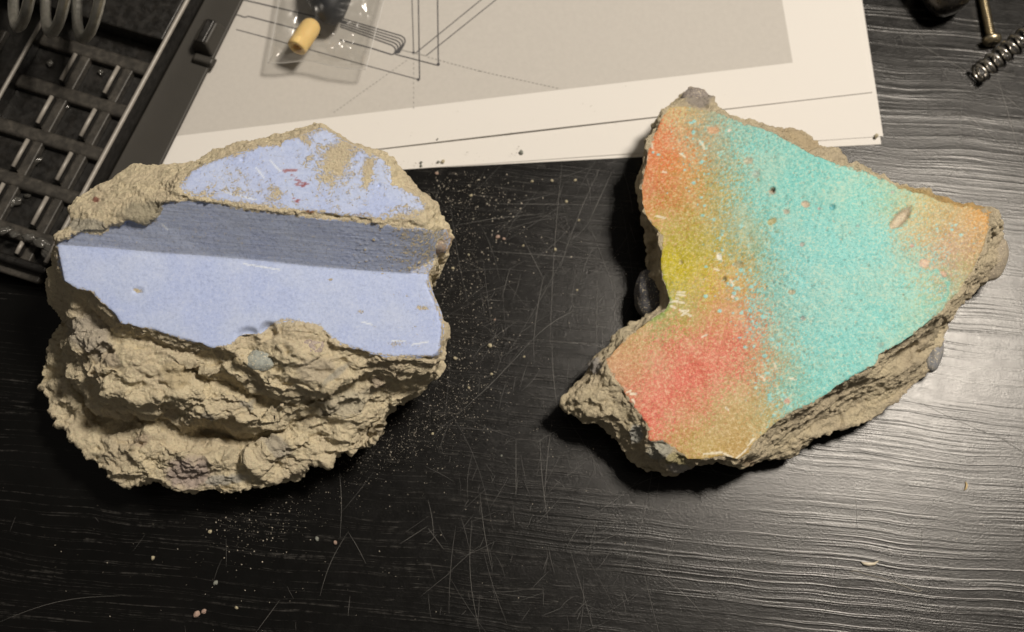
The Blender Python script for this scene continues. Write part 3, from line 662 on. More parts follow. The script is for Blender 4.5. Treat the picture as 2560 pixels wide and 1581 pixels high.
tag(pebble(2332, 882, 6.0, (2.4, 6.0, 3.6), frag_multi, stone_mat('grey_stone', (150, 145, 140), (175, 165, 150), .55), -.25, 24), 'grey stone low on the right side')
tag(pebble(2474, 648, 10.2, (4.4, 7.0, 4.6), frag_multi, stone_mat('buff_stone', (188, 168, 138), (160, 142, 118)), -.5, 25, .1), 'rounded buff stone at the right end')

# ------------------------------------------------------------------ paper sheets
def paper_mat(name, v=(.725, .71, .685)):
    m = M(name, .8, v, spec=.2); c = m.mix(m.noise(.05, detail=3), np.array(v) * .985, v)
    c = m.mix(m.ramp(m.noise(.9, detail=4), .70, .78, 0, .18), c, (.45, .40, .33))
    return m.out(c, None, m.bump(m.noise(2.2, detail=3), .02))
PM = paper_mat('white_paper'); 
def sheet(corner, bottom_to, right_to, z0, label, lift=None, thick=.12):
    """A4 sheet from its lower right corner, with the measured directions of its bottom and right edges"""
    c = at(*corner, z0); u = at(*bottom_to, z0) - c; u /= np.linalg.norm(u); v = at(*right_to, z0) - c; v -= u * (v @ u); v /= np.linalg.norm(v)
    nx, ny = 60, 30; vs, fs = [], []
    for j in range(ny + 1):
        for i in range(nx + 1):
            a, b = 297. * i / nx, 210. * j / ny; p = c + u * a + v * b
            vs.append(p + np.array([0, 0, lift(a, b) if lift else 0.]))
    n = len(vs); vs += [p - np.array([0, 0, thick]) for p in vs]
    for j in range(ny):
        for i in range(nx):
            q = j * (nx + 1) + i; f = (q, q + nx + 1, q + nx + 2, q + 1); fs += [f, tuple(n + k_ for k_ in f[::-1])]
    for i in range(nx): fs += [(i, i + 1, n + i + 1, n + i)]
    for j in range(ny): q = j * (nx + 1); fs += [(q + nx + 1, q, n + q, n + q + nx + 1)]
    e = ny * (nx + 1)
    for i in range(nx): fs += [(e + i + 1, e + i, n + e + i, n + e + i + 1)]
    for j in range(ny): q = j * (nx + 1) + nx; fs += [(q, q + nx + 1, n + q + nx + 1, n + q)]
    root = mesh('paper_sheet', [p - c for p in vs], fs, PM, smooth=False); root.location = Vector(c) * MM
    tag(root, label, 'paper', 'stacked paper sheets'); return root, c, u, v
sheet((2203,361),(1003,424),(2190,260),.16,'undermost white paper sheet, a thin strip showing along the bottom edge below the others')
l2 = lambda a, b: .05 + .12 * math.exp(-((a - 60) / 50) ** 2) * math.exp(-b / 20)
sheet((2208,341),(1200,411),(2160,0),.34,'middle white paper sheet, a wide blank band showing below the drawing sheet', l2)
l3 = lambda a, b: .15 + .55 * math.exp(-((a - 100) / 50.) ** 2) * math.exp(-b / 60.) 
TZ = .72
top_sheet, tc, tu, tv = sheet((2182,231),(918,377),(2156,0),TZ,'topmost white sheet printed with a grey panel of line drawings', l3)
def on_sheet(px, py, dz):
    z = TZ
    for _ in range(4):
        p = at(px, py, z); q = p - tc; z = TZ + l3(q @ tu, q @ tv)
    return at(px, py, z + dz)
PRN = M('grey_print', .8, (.5, .49, .47), spec=.2)
c_ = PRN.mix(PRN.noise(.7, detail=5, rough=.7), (.47, .455, .43), (.56, .54, .51)); PRN.out(c_, None, PRN.bump(PRN.noise(2.2, detail=3), .02))
INK = simple('black_ink', (.06, .06, .065), .7); INKL = simple('faint_ink', (.26, .255, .24), .8)
# panel follows the sheet on a grid
pc = [on_sheet(1982, 157, 0), on_sheet(445, 340, 0), on_sheet(1955, 0, 0)]
e1 = pc[1] - pc[0]; e1 /= np.linalg.norm(e1); e2 = pc[2] - pc[0]; e2 /= np.linalg.norm(e2); vs, fs = [], []
for j in range(31):
    for i in range(61):
        p = pc[0] + e1 * (260. * i / 60) + e2 * (178. * j / 30); q = p - tc; p = p.copy(); p[2] = TZ + l3(q @ tu, q @ tv) + .03; vs.append(p - tc)
for j in range(30):
    for i in range(60): q = j * 61 + i; fs.append((q, q + 61, q + 62, q + 1))
mesh('printed_panel', vs, fs, PRN, top_sheet)
def inkline(pts_, w=.28, mat=None, name='drawn_line', dash=None, dz=.06):
    mb = MB(); P_ = []
    for a, b in zip(pts_[:-1], pts_[1:]):
        L = math.hypot(b[0] - a[0], b[1] - a[1]); n = max(1, int(L / 25))
        if dash: n = max(2, int(L / dash))
        for i in range(n):
            if dash and i % 2: continue
            p = (a[0] + (b[0] - a[0]) * i / n, a[1] + (b[1] - a[1]) * i / n); q = (a[0] + (b[0] - a[0]) * (i + 1) / n, a[1] + (b[1] - a[1]) * (i + 1) / n)
            A_, B_ = on_sheet(*p, dz) - tc, on_sheet(*q, dz) - tc; t = B_ - A_; t /= np.linalg.norm(t) + 1e-9; s_ = np.array([t[1], -t[0], 0]) * w / 2
            mb.add([A_ + s_, A_ - s_, B_ - s_, B_ + s_], [(0, 1, 2, 3)])
    return mb.build(name, mat or INK, top_sheet, False)
inkline([(600,-2),(767,37),(867,58)], .45)
inkline([(585,36),(598,39),(612,44),(620,41),(731,70),(800,88)], .4)
inkline([(590,74),(683,99),(700,104),(926,167),(1049,200)], .3)
for i in range(5):
    o_ = i * 5.5; x1 = 1003 - i * 6; r = 16
    y0 = 50 + o_; y1 = 90 + o_ * 1.05
    arc = [(x1, y1), (x1 + 8, y1 + 6), (x1 + 10, y1 + 14), (x1 + 6, y1 + 24 - i * .5), (x1 - 6 + i * 1.5, 137 - (4 - i) * .8)]
    inkline([(850, y0 - 5)] + arc + ([(929, 121), (850, 100)] if i == 4 else []), .42, dz=.06 + i * .008)
inkline([(1030,-2),(1034,132)], .26, dz=.10); inkline([(1034,132),(1034,272)], .2, INKL, dash=6, dz=.10)
inkline([(1046,-2),(1049,200)], .34, dz=.11); inkline([(1094,-2),(1096,164)], .34, dz=.12)
inkline([(1205,-2),(1038,134)], .28, dz=.13); inkline([(1242,-2),(1065,140)], .28, dz=.14); inkline([(1003,125),(1065,140)], .2, INKL, dz=.15)
inkline([(988,136),(1096,164)], .3, dz=.16)
inkline([(1017,151),(830,285)], .2, INKL, dash=5, dz=.17); inkline([(1069,143),(1200,178),(1300,200),(1400,222)], .2, INKL, dash=5, dz=.18)
for (x, y, dx, dy) in [(1049,200,-12,-3),(1096,164,0,-13),(1034,134,0,-9)]:
    inkline([(x, y), (x + dx * .5, y + dy * .5)], .8, name='arrow_head', dz=.2)

# ------------------------------------------------------------------ black plastic organiser tray
PL = M('black_plastic', .34, (.018, .017, .016), spec=.5)
c_ = PL.mix(PL.ramp(PL.noise(.35, detail=6, rough=.7), .42, .75, 0, .5), (.006, .0056, .005), (.026, .023, .020))   # dust lying on it
PL.out(c_, PL.ramp(PL.noise(.5, detail=5), .3, .7, .28, .55), PL.bump(PL.noise(.9, detail=6, rough=.7), .10))
PL2 = M('matt_black_plastic', .5, (.055, .052, .047), spec=.4)
c_ = PL2.mix(PL2.noise(.12, detail=4), (.034, .032, .028), (.046, .043, .038)); PL2.out(c_, None, PL2.bump(PL2.noise(1.5, detail=3), .02))
O = at(189, 134, 9); U_ = at(296, 166, 9) - O; V_ = at(130, 240, 9) - O         # one cell to the right, one cell down
tray = empty('organiser_tray', tuple(at(150, 300, 0)))
tag(tray, 'black plastic organiser tray with rows of square recesses behind the blue concrete chunk', 'tray')
tb = at(150, 300, 0)
def T(a, b, z): p = O + U_ * a + V_ * b; return np.array([p[0], p[1], z]) - tb
def tbox(a0, a1, b0, b1, z0, z1, name, mat=PL, bev=.4, shrink=0.):
    s_ = shrink
    v = [T(a0, b0, z0), T(a1, b0, z0), T(a1, b1, z0), T(a0, b1, z0), T(a0 + s_, b0 + s_, z1), T(a1 - s_, b0 + s_, z1), T(a1 - s_, b1 - s_, z1), T(a0 + s_, b1 - s_, z1)]
    o = mesh(name, v, [(3, 2, 1, 0), (4, 5, 6, 7), (0, 1, 5, 4), (1, 2, 6, 5), (2, 3, 7, 6), (3, 0, 4, 7)], mat, tray, False)
    import bmesh
    bm = bmesh.new(); bm.from_mesh(o.data); bmesh.ops.recalc_face_normals(bm, faces=bm.faces); bm.to_mesh(o.data); bm.free()
    if bev: bevel(o, bev, 3)
    return o
DUSTY = M('dusty_plastic', .42, (.05, .045, .04), spec=.4)
c_ = DUSTY.mix(DUSTY.ramp(DUSTY.noise(.4, detail=6, rough=.75), .35, .75), (.028, .026, .023), (.080, .073, .063)); DUSTY.out(c_, None, DUSTY.bump(DUSTY.noise(1.3, detail=5, rough=.7), .08))
RIM = M('rim_painted_highlight', .4, (.2, .19, .17), spec=.6)
c_ = RIM.mix(RIM.noise(.8, detail=5, rough=.7), (.17, .16, .145), (.42, .39, .35)); RIM.out(c_, None, RIM.bump(RIM.noise(2., detail=3), .03))  # pale colour paints the lamp highlight onto the rim and crest tubes
tbox(-3.5, 1.72, -3, 4.35, 1.4, 4.6, 'tray_floor', PL, .3)
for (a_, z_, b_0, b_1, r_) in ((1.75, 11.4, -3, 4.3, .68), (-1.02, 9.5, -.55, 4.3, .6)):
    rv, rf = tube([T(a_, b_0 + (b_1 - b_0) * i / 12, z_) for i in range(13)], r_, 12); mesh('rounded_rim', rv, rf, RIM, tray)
tbox(1.70, 1.80, -3, 4.35, 1.4, 11.5, 'tray_wall', PL, .55)                 # right wall, its bright top line is painted into the rim tube
tbox(-3.5, 1.80, 4.33, 4.50, 1.4, 10.2, 'tray_wall', PL, .9)
v = [T(1.80, -3, 1.7), T(2.58, -3, 1.7), T(2.78, 4.4, 1.7), T(1.80, 4.4, 1.7)]; v += [p + np.array([0, 0, 1.5]) for p in v]
fl = mesh('side_flange', v, [(0, 1, 2, 3), (7, 6, 5, 4), (4, 5, 1, 0), (5, 6, 2, 1), (6, 7, 3, 2), (7, 4, 0, 3)], PL2, tray, False)
import bmesh
bm = bmesh.new(); bm.from_mesh(fl.data); bmesh.ops.recalc_face_normals(bm, faces=bm.faces); bm.to_mesh(fl.data); bm.free(); bevel(fl, .5, 3)
tbox(-3.5, 1.70, -3.2, -0.72, 4.6, 12.0, 'raised_deck', PL, .6)
tbox(-1.08, -0.96, -0.6, 4.33, 4.6, 9.6, 'long_rib', PL, .6)
for r in range(-1, 5):                                                     # ribs across
    tbox(-3.5 if r > 0 else -1.0, 1.70, r + .66, min(r + 1.0, 4.33), 4.6, 7.2, 'cross_rib', DUSTY, .9, .03)
for r in range(5):
    for c0 in (-2, 0, 1):
        b0, b1 = r - .02, min(r + .66, 4.3)
        tbox(c0 - .05, c0 + .07, b0, b1, 4.6, 9.2, 'short_rib', PL, .6)
        wv = [T(c0 + .06, b0, 4.6), T(c0 + .17, b0, 4.6), T(c0 + .17, b1, 4.6), T(c0 + .06, b1, 4.6), T(c0 + .06, b0, 7.4), T(c0 + .06, b1, 7.4)]
        mesh('rib_flank', wv, [(0, 3, 2, 1), (4, 1, 2, 5), (0, 1, 4), (2, 3, 5), (0, 4, 5, 3)], DUSTY, tray, False)
        tbox(c0 + .04, c0 + .29, b0 - .1, b1 + .08, 4.6, 6.9, 'rib_foot', DUSTY, .5, .02)
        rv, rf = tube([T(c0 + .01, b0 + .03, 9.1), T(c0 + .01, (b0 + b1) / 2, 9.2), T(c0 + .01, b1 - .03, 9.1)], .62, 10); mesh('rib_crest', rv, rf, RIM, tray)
tbox(2.12, 2.62, -1.62, -.90, 3.2, 9.0, 'clip', PL2, .9, .09)
tbox(2.28, 2.50, -1.52, -.95, 9.0, 10.2, 'clip_top', PL, .5, .02)
tbox(2.22, 2.76, -.90, -.66, 3.2, 5.2, 'clip_foot', PL2, .6, .05)
# blobs of hot glue / scraps lying in the cells
GL = simple('clear_glue', (.07, .068, .062), .12, spec=1., bump=.2, bs=1.)
def glue(px, py, z, r, rz, seed, label):
    import bmesh
    bm = bmesh.new(); bmesh.ops.create_icosphere(bm, subdivisions=3, radius=1.)
    Vv = np.array([v.co[:] for v in bm.verts]); F = [[v.index for v in f.verts] for f in bm.faces]; bm.free()
    Vv *= (1 + .4 * fbm(Vv * 1.4 + seed, 3, seed))[:, None]; Vv *= np.array(r)
    R_ = np.array(Matrix.Rotation(rz, 3, 'Z')); Vv = Vv @ R_.T; Vv[:, 2] -= Vv[:, 2].min()
    o = mesh('metal_scrap', Vv, F, GL); o.location = Vector(at(px, py, z)) * MM
    return tag(o, label, 'scrap', 'shiny scraps in the tray')
glue(62, 408, 4.6, (1.9, 1.5, 1.0), .5, 1, 'round shiny scrap in the third cell row of the tray')
glue(88, 408, 4.6, (2.6, .9, .9), .45, 2, 'elongated shiny scrap beside the round one in the tray')
glue(32, 508, 4.6, (2.4, 1.6, 1.0), .2, 3, 'lumpy shiny scrap in the lowest left cell of the tray')
glue(70, 492, 4.6, (1.0, .6, .6), .0, 4, 'smallest shiny scrap above the lumpy one in the tray')
glue(128, 163, 4.6, (.8, 1.0, .8), .0, 5, 'tiny bright scrap in the top left cell of the tray')
glue(253, 183, 4.6, (.7, .9, .6), .0, 6, 'tiny ring-like scrap in the top right cell of the tray')
glue(165, 268, 4.6, (1.0, .9, .5), .0, 7, 'dull scrap in the second cell row of the tray')
for i, (px, py, s_) in enumerate([(12,580,2.2),(40,590,1.6),(75,598,2.0),(105,610,2.4),(128,628,2.2),(118,640,1.8)]):
    glue(px, py, 9.6, (s_, s_ * .55, .8), .3 - i * .2, 20 + i, ['shiny crumb at the left end of the tray lip', 'small shiny crumb second along the tray lip', 'flat shiny crumb midway on the tray lip',
         'bright shiny crumb near the concrete on the tray lip', 'largest shiny crumb touching the concrete on the tray lip', 'shiny crumb hanging just below the tray lip'][i])

# ------------------------------------------------------------------ springs, screw, tool
STL = M('spring_steel', .26, (.42, .40, .36), 1.); STL.out(STL.mix(STL.noise(.6, detail=4), (.50, .48, .44), (.72, .69, .63)), STL.ramp(STL.noise(1.2, detail=4), .3, .7, .18, .42))
def helix(c0, c1, R_, wr, turns, ph=0., n=26, seg=10):
    c0, c1 = np.asarray(c0, float), np.asarray(c1, float); ax = c1 - c0; L = np.linalg.norm(ax); ax /= L
    u = np.cross(ax, [0, 0, 1.]); u /= np.linalg.norm(u); w = np.cross(ax, u); pts_ = []
    N = int(turns * n)
    for i in range(N + 1):
        t = i / N; an = ph + 2 * math.pi * turns * t
        s_ = L * t
        pts_.append(c0 + ax * s_ + R_ * (math.cos(an) * u + math.sin(an) * w))
    return tube(pts_, wr, seg)
def spring(name, c0, c1, R_, wr, turns, ph, label, mat=STL, closed=1.2):
    c0, c1 = np.asarray(c0, float), np.asarray(c1, float); ax = (c1 - c0) / np.linalg.norm(c1 - c0)
    mb = MB(); v, f = helix(c0 - ax * 0, c1, R_, wr, turns, ph); mb.add([p - c0 for p in v], f)
    if closed:
        v, f = helix(c0 - ax * wr * 2.0 * closed, c0, R_, wr, closed, ph - 2 * math.pi * closed); mb.add([p - c0 for p in v], f)
    o = mb.build(name, mat); o.location = Vector(c0) * MM; return tag(o, label, 'spring')
GS = M('galvanised_wire', .3, (.45, .46, .42), 1.); GS.out(GS.mix(GS.noise(.5, detail=5), (.30, .30, .28), (.66, .65, .60)), GS.ramp(GS.noise(.9, detail=4), .3, .7, .34, .52))
spring('large_spring', at(255, -98, 34), at(255, -98, 34) + np.array([-48., -4., 30.]), 21.5, 1.5, 6.6, .9, 'large grey steel coil spring lying on the tray at the top left corner', GS, 0)
spring('small_spring', at(2452, 180, 3.1), at(2640, 30, 3.1), 2.6, .42, 9.6, .3, 'small bright steel coil spring lying on the bare table at the right edge')
BR = M('pale_brass', .32, (.55, .47, .33), 1.); BR.out(BR.mix(BR.noise(1.2, detail=5), (.40, .34, .23), (.60, .53, .38)), BR.ramp(BR.noise(1.6, detail=4), .3, .7, .25, .45))
h0 = at(2481, 108, 2.6); h1 = at(2452, -30, 1.7); ax = (h1 - h0) / np.linalg.norm(h1 - h0)
screw = empty('screw', tuple(h0)); tag(screw, 'brass coloured machine screw with its round head beside the small spring', 'screw')
N = 560; pts_ = []; rr = []
th = [(ax * (3.0 + 24. * i / N)) for i in range(N + 1)]
u = np.cross(ax, [0, 0, 1.]); u /= np.linalg.norm(u); w = np.cross(ax, u); vs, fs = [], []
rows, nn_ = 330, 20
for i in range(rows + 1):
    s_ = 1.6 + 26. * i / rows
    for k_ in range(nn_):
        an = 2 * math.pi * k_ / nn_; ph = (s_ / .78 - k_ / nn_) % 1.0; r = 1.02 + .46 * (1 - abs(2 * ph - 1)) ** .8
        vs.append(ax * s_ + r * (math.cos(an) * u + math.sin(an) * w))
for i in range(rows):
    for k_ in range(nn_): k2 = (k_ + 1) % nn_; fs.append((i * nn_ + k_, i * nn_ + k2, (i + 1) * nn_ + k2, (i + 1) * nn_ + k_))
mesh('threaded_shank', vs, fs, BR, screw)
prof = [(.0, .55), (-.0, .55), (.55, .5), (.60, -.35), (1.4, -.35), (1.7, -.3), (2.3, .0), (2.72, .55), (2.85, 1.1), (2.75, 1.7), (2.3, 1.95), (1.2, 2.0)]
vs, fs = [], []
for (r, s_) in prof:
    for k_ in range(28):
        an = 2 * math.pi * k_ / 28; vs.append(ax * s_ + r * (math.cos(an) * u + math.sin(an) * w))
for i in range(len(prof) - 1):
    for k_ in range(28): k2 = (k_ + 1) % 28; fs.append((i * 28 + k_, i * 28 + k2, (i + 1) * 28 + k2, (i + 1) * 28 + k_))
mesh('screw_head', vs, fs, BR, screw)
BK = simple('slot_black', (.01, .01, .01), .6)
sl = [ax * (-.38) + u * a_ + w * b_ for a_, b_ in ((-1.5, -.28), (1.5, -.28), (1.5, .28), (-1.5, .28))]; sl2 = [ax * (-.38) + u * a_ + w * b_ for a_, b_ in ((-.28, -1.5), (.28, -1.5), (.28, 1.5), (-.28, 1.5))]
mesh('cross_slot', [p for p in sl] + [p - ax * .01 for p in sl2], [(0, 1, 2, 3), (4, 5, 6, 7)], BK, screw, False)
# dark tool whose rounded corner comes into the frame
TM = M('gunmetal', .3, (.10, .095, .09), .9); TM.out(TM.mix(TM.noise(.4, detail=4), (.035, .033, .03), (.12, .11, .10)), TM.ramp(TM.noise(.8, detail=4), .3, .7, .2, .4))
q0 = at(2372, -6, 7.5); q1 = at(2190, -330, 9)
dirn = (q1 - q0) / np.linalg.norm(q1 - q0)
tool = empty('metal_tool', tuple(q0)); tag(tool, 'dark gunmetal tool with a glossy rounded end reaching in at the top edge', 'tool')
pts_ = [dirn * s_ for s_ in (-4.6, -4.4, -3.9, -3.0, -1.5, 0, 3, 6, 12, 40, 90)]; rr = [.6, 2.6, 4.2, 5.3, 6.2, 6.6, 6.8, 6.8, 6.8, 6.8, 6.8]
v, f = tube(pts_, rr, 28); mesh('tool_end', v, f, TM, tool)
v, f = tube([dirn * s_ for s_ in (5.6, 6, 8.4, 8.8)], [6.9, 7.3, 7.3, 6.9], 28); mesh('collar', v, f, STL, tool)
q2 = at(2215, -45, 8); dd = np.array([-.94, .34, 0.])
v, f = tube([dirn * 22 + dd * s_ for s_ in (0, 10, 22, 24, 25)], [7, 7.6, 7.6, 6.6, 4], 24); mesh('side_grip', v, f, TM, tool)

# ------------------------------------------------------------------ bag with its contents
YF = M('yellow_rubber', .6, (.70, .46, .13), spec=.3); YF.p.inputs['Subsurface Weight'].default_value = .15; YF.p.inputs['Subsurface Radius'].default_value = (.002, .001, .0005); YF.p.inputs['Subsurface Scale'].default_value = 1.
YF.out(YF.mix(YF.noise(.6, detail=4), (.74, .52, .20), (.84, .62, .27)), None, YF.bump(YF.noise(1., detail=4), .06))
a0 = at(741, 121, 11.4); a1 = at(781, 62, 9.4); ax = a1 - a0; L = np.linalg.norm(ax); ax /= L
u = np.cross(ax, [0, 0, 1.]); u /= np.linalg.norm(u); w = np.cross(ax, u)
prof = [(1.25, L * .55), (1.3, 2.0), (1.35, .3), (1.6, .0), (2.5, -.05), (2.85, .2), (2.95, .8), (3.0, L * .5), (2.95, L - 1.3), (2.6, L - .1), (1.9, L + .7), (1.0, L + 1.2), (.05, L + 1.35)]
vs, fs = [np.zeros(3) + ax * L * .55], []
for (r, s_) in prof:
    for k_ in range(32):
        an = 2 * math.pi * k_ / 32; vs.append(ax * s_ + r * (math.cos(an) * u + math.sin(an) * w))
fs += [(0, 1 + (k_ + 1) % 32, 1 + k_) for k_ in range(32)]
for i in range(len(prof) - 1):
    for k_ in range(32): k2 = (k_ + 1) % 32; fs.append((1 + i * 32 + k_, 1 + i * 32 + k2, 1 + (i + 1) * 32 + k2, 1 + (i + 1) * 32 + k_))
capo = mesh('rubber_stopper', vs, fs, YF); capo.location = Vector(a0) * MM
tag(capo, 'short yellow rubber stopper with a hollow end inside the clear plastic bag', 'stopper')
BKR = simple('black_rubber', (.02, .022, .026), .5, bump=.1, bs=.5)
nub = at(822, 0, 9.2); v, f = tube([np.array(p) for p in ((0, 22, 0), (0, 10, 0), (0, 0, 0), (.8, -4, 0), (1.5, -6.3, -.6), (1.7, -7.4, -1.0))], [6.8, 6.8, 6.4, 4.8, 3.0, .8], 24)
nb = mesh('rubber_plug', v, f, BKR); nb.location = Vector(nub) * MM
tag(nb, 'black rubber plug in the plastic bag, cut off by the top edge of the picture', 'rubber plug')
# film: two wavy sheets welded along the edges
FM = bpy.data.materials.new('clear_film'); FM.use_nodes = True; ft = FM.node_tree; fp = ft.nodes['Principled BSDF']
fp.inputs['Base Color'].default_value = (.95, .95, .95, 1); fp.inputs['Roughness'].default_value = .10; fp.inputs['Specular IOR Level'].default_value = .6
tr = ft.nodes.new('ShaderNodeBsdfTransparent'); tr.inputs[0].default_value = (.97, .97, .965, 1)
gl = ft.nodes.new('ShaderNodeBsdfGlossy'); gl.inputs['Roughness'].default_value = .22; gl.inputs['Color'].default_value = (1, 1, 1, 1)
lw = ft.nodes.new('ShaderNodeLayerWeight'); lw.inputs[0].default_value = .5; pw = ft.nodes.new('ShaderNodeMath'); pw.operation = 'POWER'; pw.inputs[1].default_value = 4.
ft.links.new(lw.outputs['Facing'], pw.inputs[0]); fr = ft.nodes.new('ShaderNodeMath'); fr.operation = 'MULTIPLY_ADD'; fr.inputs[1].default_value = .5; fr.inputs[2].default_value = .08; ft.links.new(pw.outputs[0], fr.inputs[0])
mxs = ft.nodes.new('ShaderNodeMixShader'); ft.links.new(fr.outputs[0], mxs.inputs[0]); ft.links.new(tr.outputs[0], mxs.inputs[1]); ft.links.new(gl.outputs[0], mxs.inputs[2])
tcn = ft.nodes.new('ShaderNodeTexCoord'); nz = ft.nodes.new('ShaderNodeTexNoise'); nz.inputs['Scale'].default_value = 110; nz.inputs['Detail'].default_value = 1.2; nz.inputs['Distortion'].default_value = 1.2
bmpn = ft.nodes.new('ShaderNodeBump'); bmpn.inputs['Distance'].default_value = .0014; ft.links.new(tcn.outputs['Object'], nz.inputs['Vector']); ft.links.new(nz.outputs['Fac'], bmpn.inputs['Height'])
ft.links.new(bmpn.outputs[0], gl.inputs['Normal']); ft.links.new(mxs.outputs[0], ft.nodes['Material Output'].inputs['Surface'])
bagp = at(800, 60, 0); bag = empty('plastic_bag', tuple(bagp)); tag(bag, 'small clear plastic zip bag holding a yellow stopper, lying on the printed sheet', 'plastic bag')
cn = dict(bl=(670,158), br=(914,175), tl=(709,-60), tr=(975,-60))
def film(kz, seed):
    n = 70; vs, fs = [], []; G = []
    for j in range(n + 1):
        for i in range(n + 1): G.append((i / n, j / n))
    G = np.array(G); nz_ = fbm(np.c_[G * 2.2, np.zeros(len(G))], 3, seed); nf = 1 - 2 * np.abs(fbm(np.c_[G * 3.2 + 3, np.zeros(len(G))], 2, seed + 5))
    cr = np.exp(-(((G[:, 0] - .80) / .20) ** 2 + ((G[:, 1] - .22) / .22) ** 2)); nr = np.abs(vnoise(np.c_[G @ np.array([[5., 2.], [-3., 8.]]), np.zeros(len(G))], seed + 9))
    for t, (a, b) in enumerate(G):
        px = (cn['bl'][0] * (1 - a) + cn['br'][0] * a) * (1 - b) + (cn['tl'][0] * (1 - a) + cn['tr'][0] * a) * b
        py = (cn['bl'][1] * (1 - a) + cn['br'][1] * a) * (1 - b) + (cn['tl'][1] * (1 - a) + cn['tr'][1] * a) * b
        py -= 12 * math.exp(-((a - .42) / .22) ** 2) * (1 - b) ** 3
        edge = min(1, 5 * min(a, 1 - a, b)) ** .6
        lo_ = 6.8 + 1.2 * (1 - b) * (.3 + a * .7)
        z = lo_ + (edge * (6.6 + .8 * nz_[t] + .3 * nf[t]) if kz else -edge * (4.0 + .3 * nz_[t])) + cr[t] * nr[t] * 2.6 * edge
        z = max(z, 2.0)
        vs.append(at(px, py, z) - bagp)
    for j in range(n):
        for i in range(n): q = j * (n + 1) + i; fs.append((q, q + 1, q + n + 2, q + n + 1))
    return mesh('film_front' if kz else 'film_back', vs, fs, FM, bag)
f1 = film(1, 3); film(0, 7)
SE = M('sealed_edge', .3, (.75, .75, .74), spec=.6); SE.p.inputs['Alpha'].default_value = .55
me_ = f1.data; n = 70
for line in ([j * (n + 1) for j in range(n + 1)], [i for i in range(n + 1)], [j * (n + 1) + n for j in range(n + 1)]):
    P_ = [np.array(me_.vertices[i].co[:]) / MM for i in line]; v, f = tube(P_, .13, 6); mesh('sealed_edge', v, f, SE, bag)

# ------------------------------------------------------------------ crumbs, dust, scraps on the table
CR = [simple('crumb_tan', base((205, 185, 145), .62), .95, bump=.2, bs=1.5, var=.15), simple('crumb_pink', base((190, 155, 130), .6), .9, bump=.2, bs=1.5, var=.15), simple('crumb_grey', base((165, 160, 140), .5), .9, bump=.2, bs=1.5, var=.15)]
import bmesh
bm = bmesh.new(); bmesh.ops.create_icosphere(bm, subdivisions=2, radius=1.); ICV = np.array([v.co[:] for v in bm.verts]); ICF = [[v.index for v in f.verts] for f in bm.faces]; bm.free()
cmesh = []
for i in range(9):
    V_c = ICV * (1 + .33 * fbm(ICV * 1.3 + i * 7.7, 2, i))[:, None] * np.array([1, .8, .75]); V_c[:, 2] -= V_c[:, 2].min() + .08
    o = mesh('t', V_c, ICF, CR[i % 3], smooth=False); cmesh.append(o.data); bpy.data.objects.remove(o)
def crumb_at(px, py, z, r, kind, label, group):
    o = bpy.data.objects.new('concrete_crumb', cmesh[kind]); C.objects.link(o); o.location = Vector(at(px, py, z)) * MM
    o.rotation_euler = (0, 0, random.uniform(0, 6.28)); o.scale = (r * .8, r * .8, r * .8)
    return tag(o, label, 'crumb', group)
G1 = 'concrete crumbs on the paper sheets'; G2 = 'concrete crumbs on the black table'
crumb_at(1303, 382, .62, .85, 2, 'lone grey crumb on the middle sheet between the two concrete pieces', G1)
crumb_at(2190, 342, .66, .9, 0, 'tan crumb at the lower right corner of the paper stack', G1)
crumb_at(1108, 405, .62, .72, 3, 'tan crumb near the bottom paper edge, right one of a close pair', G1)
crumb_at(1096, 406, .62, .55, 5, 'greyish crumb near the bottom paper edge, left one of a close pair', G1)
crumb_at(1053, 407, .62, .55, 8, 'grey crumb on the paper closest to the blue chunk', G1)
crumb_at(1053, 415, .62, .5, 5, 'small grey crumb just below another beside the blue chunk', G1)
crumb_at(1094, 348, 1.75, .32, 2, 'tiny dark crumb on the topmost sheet above the blue chunk', G1)
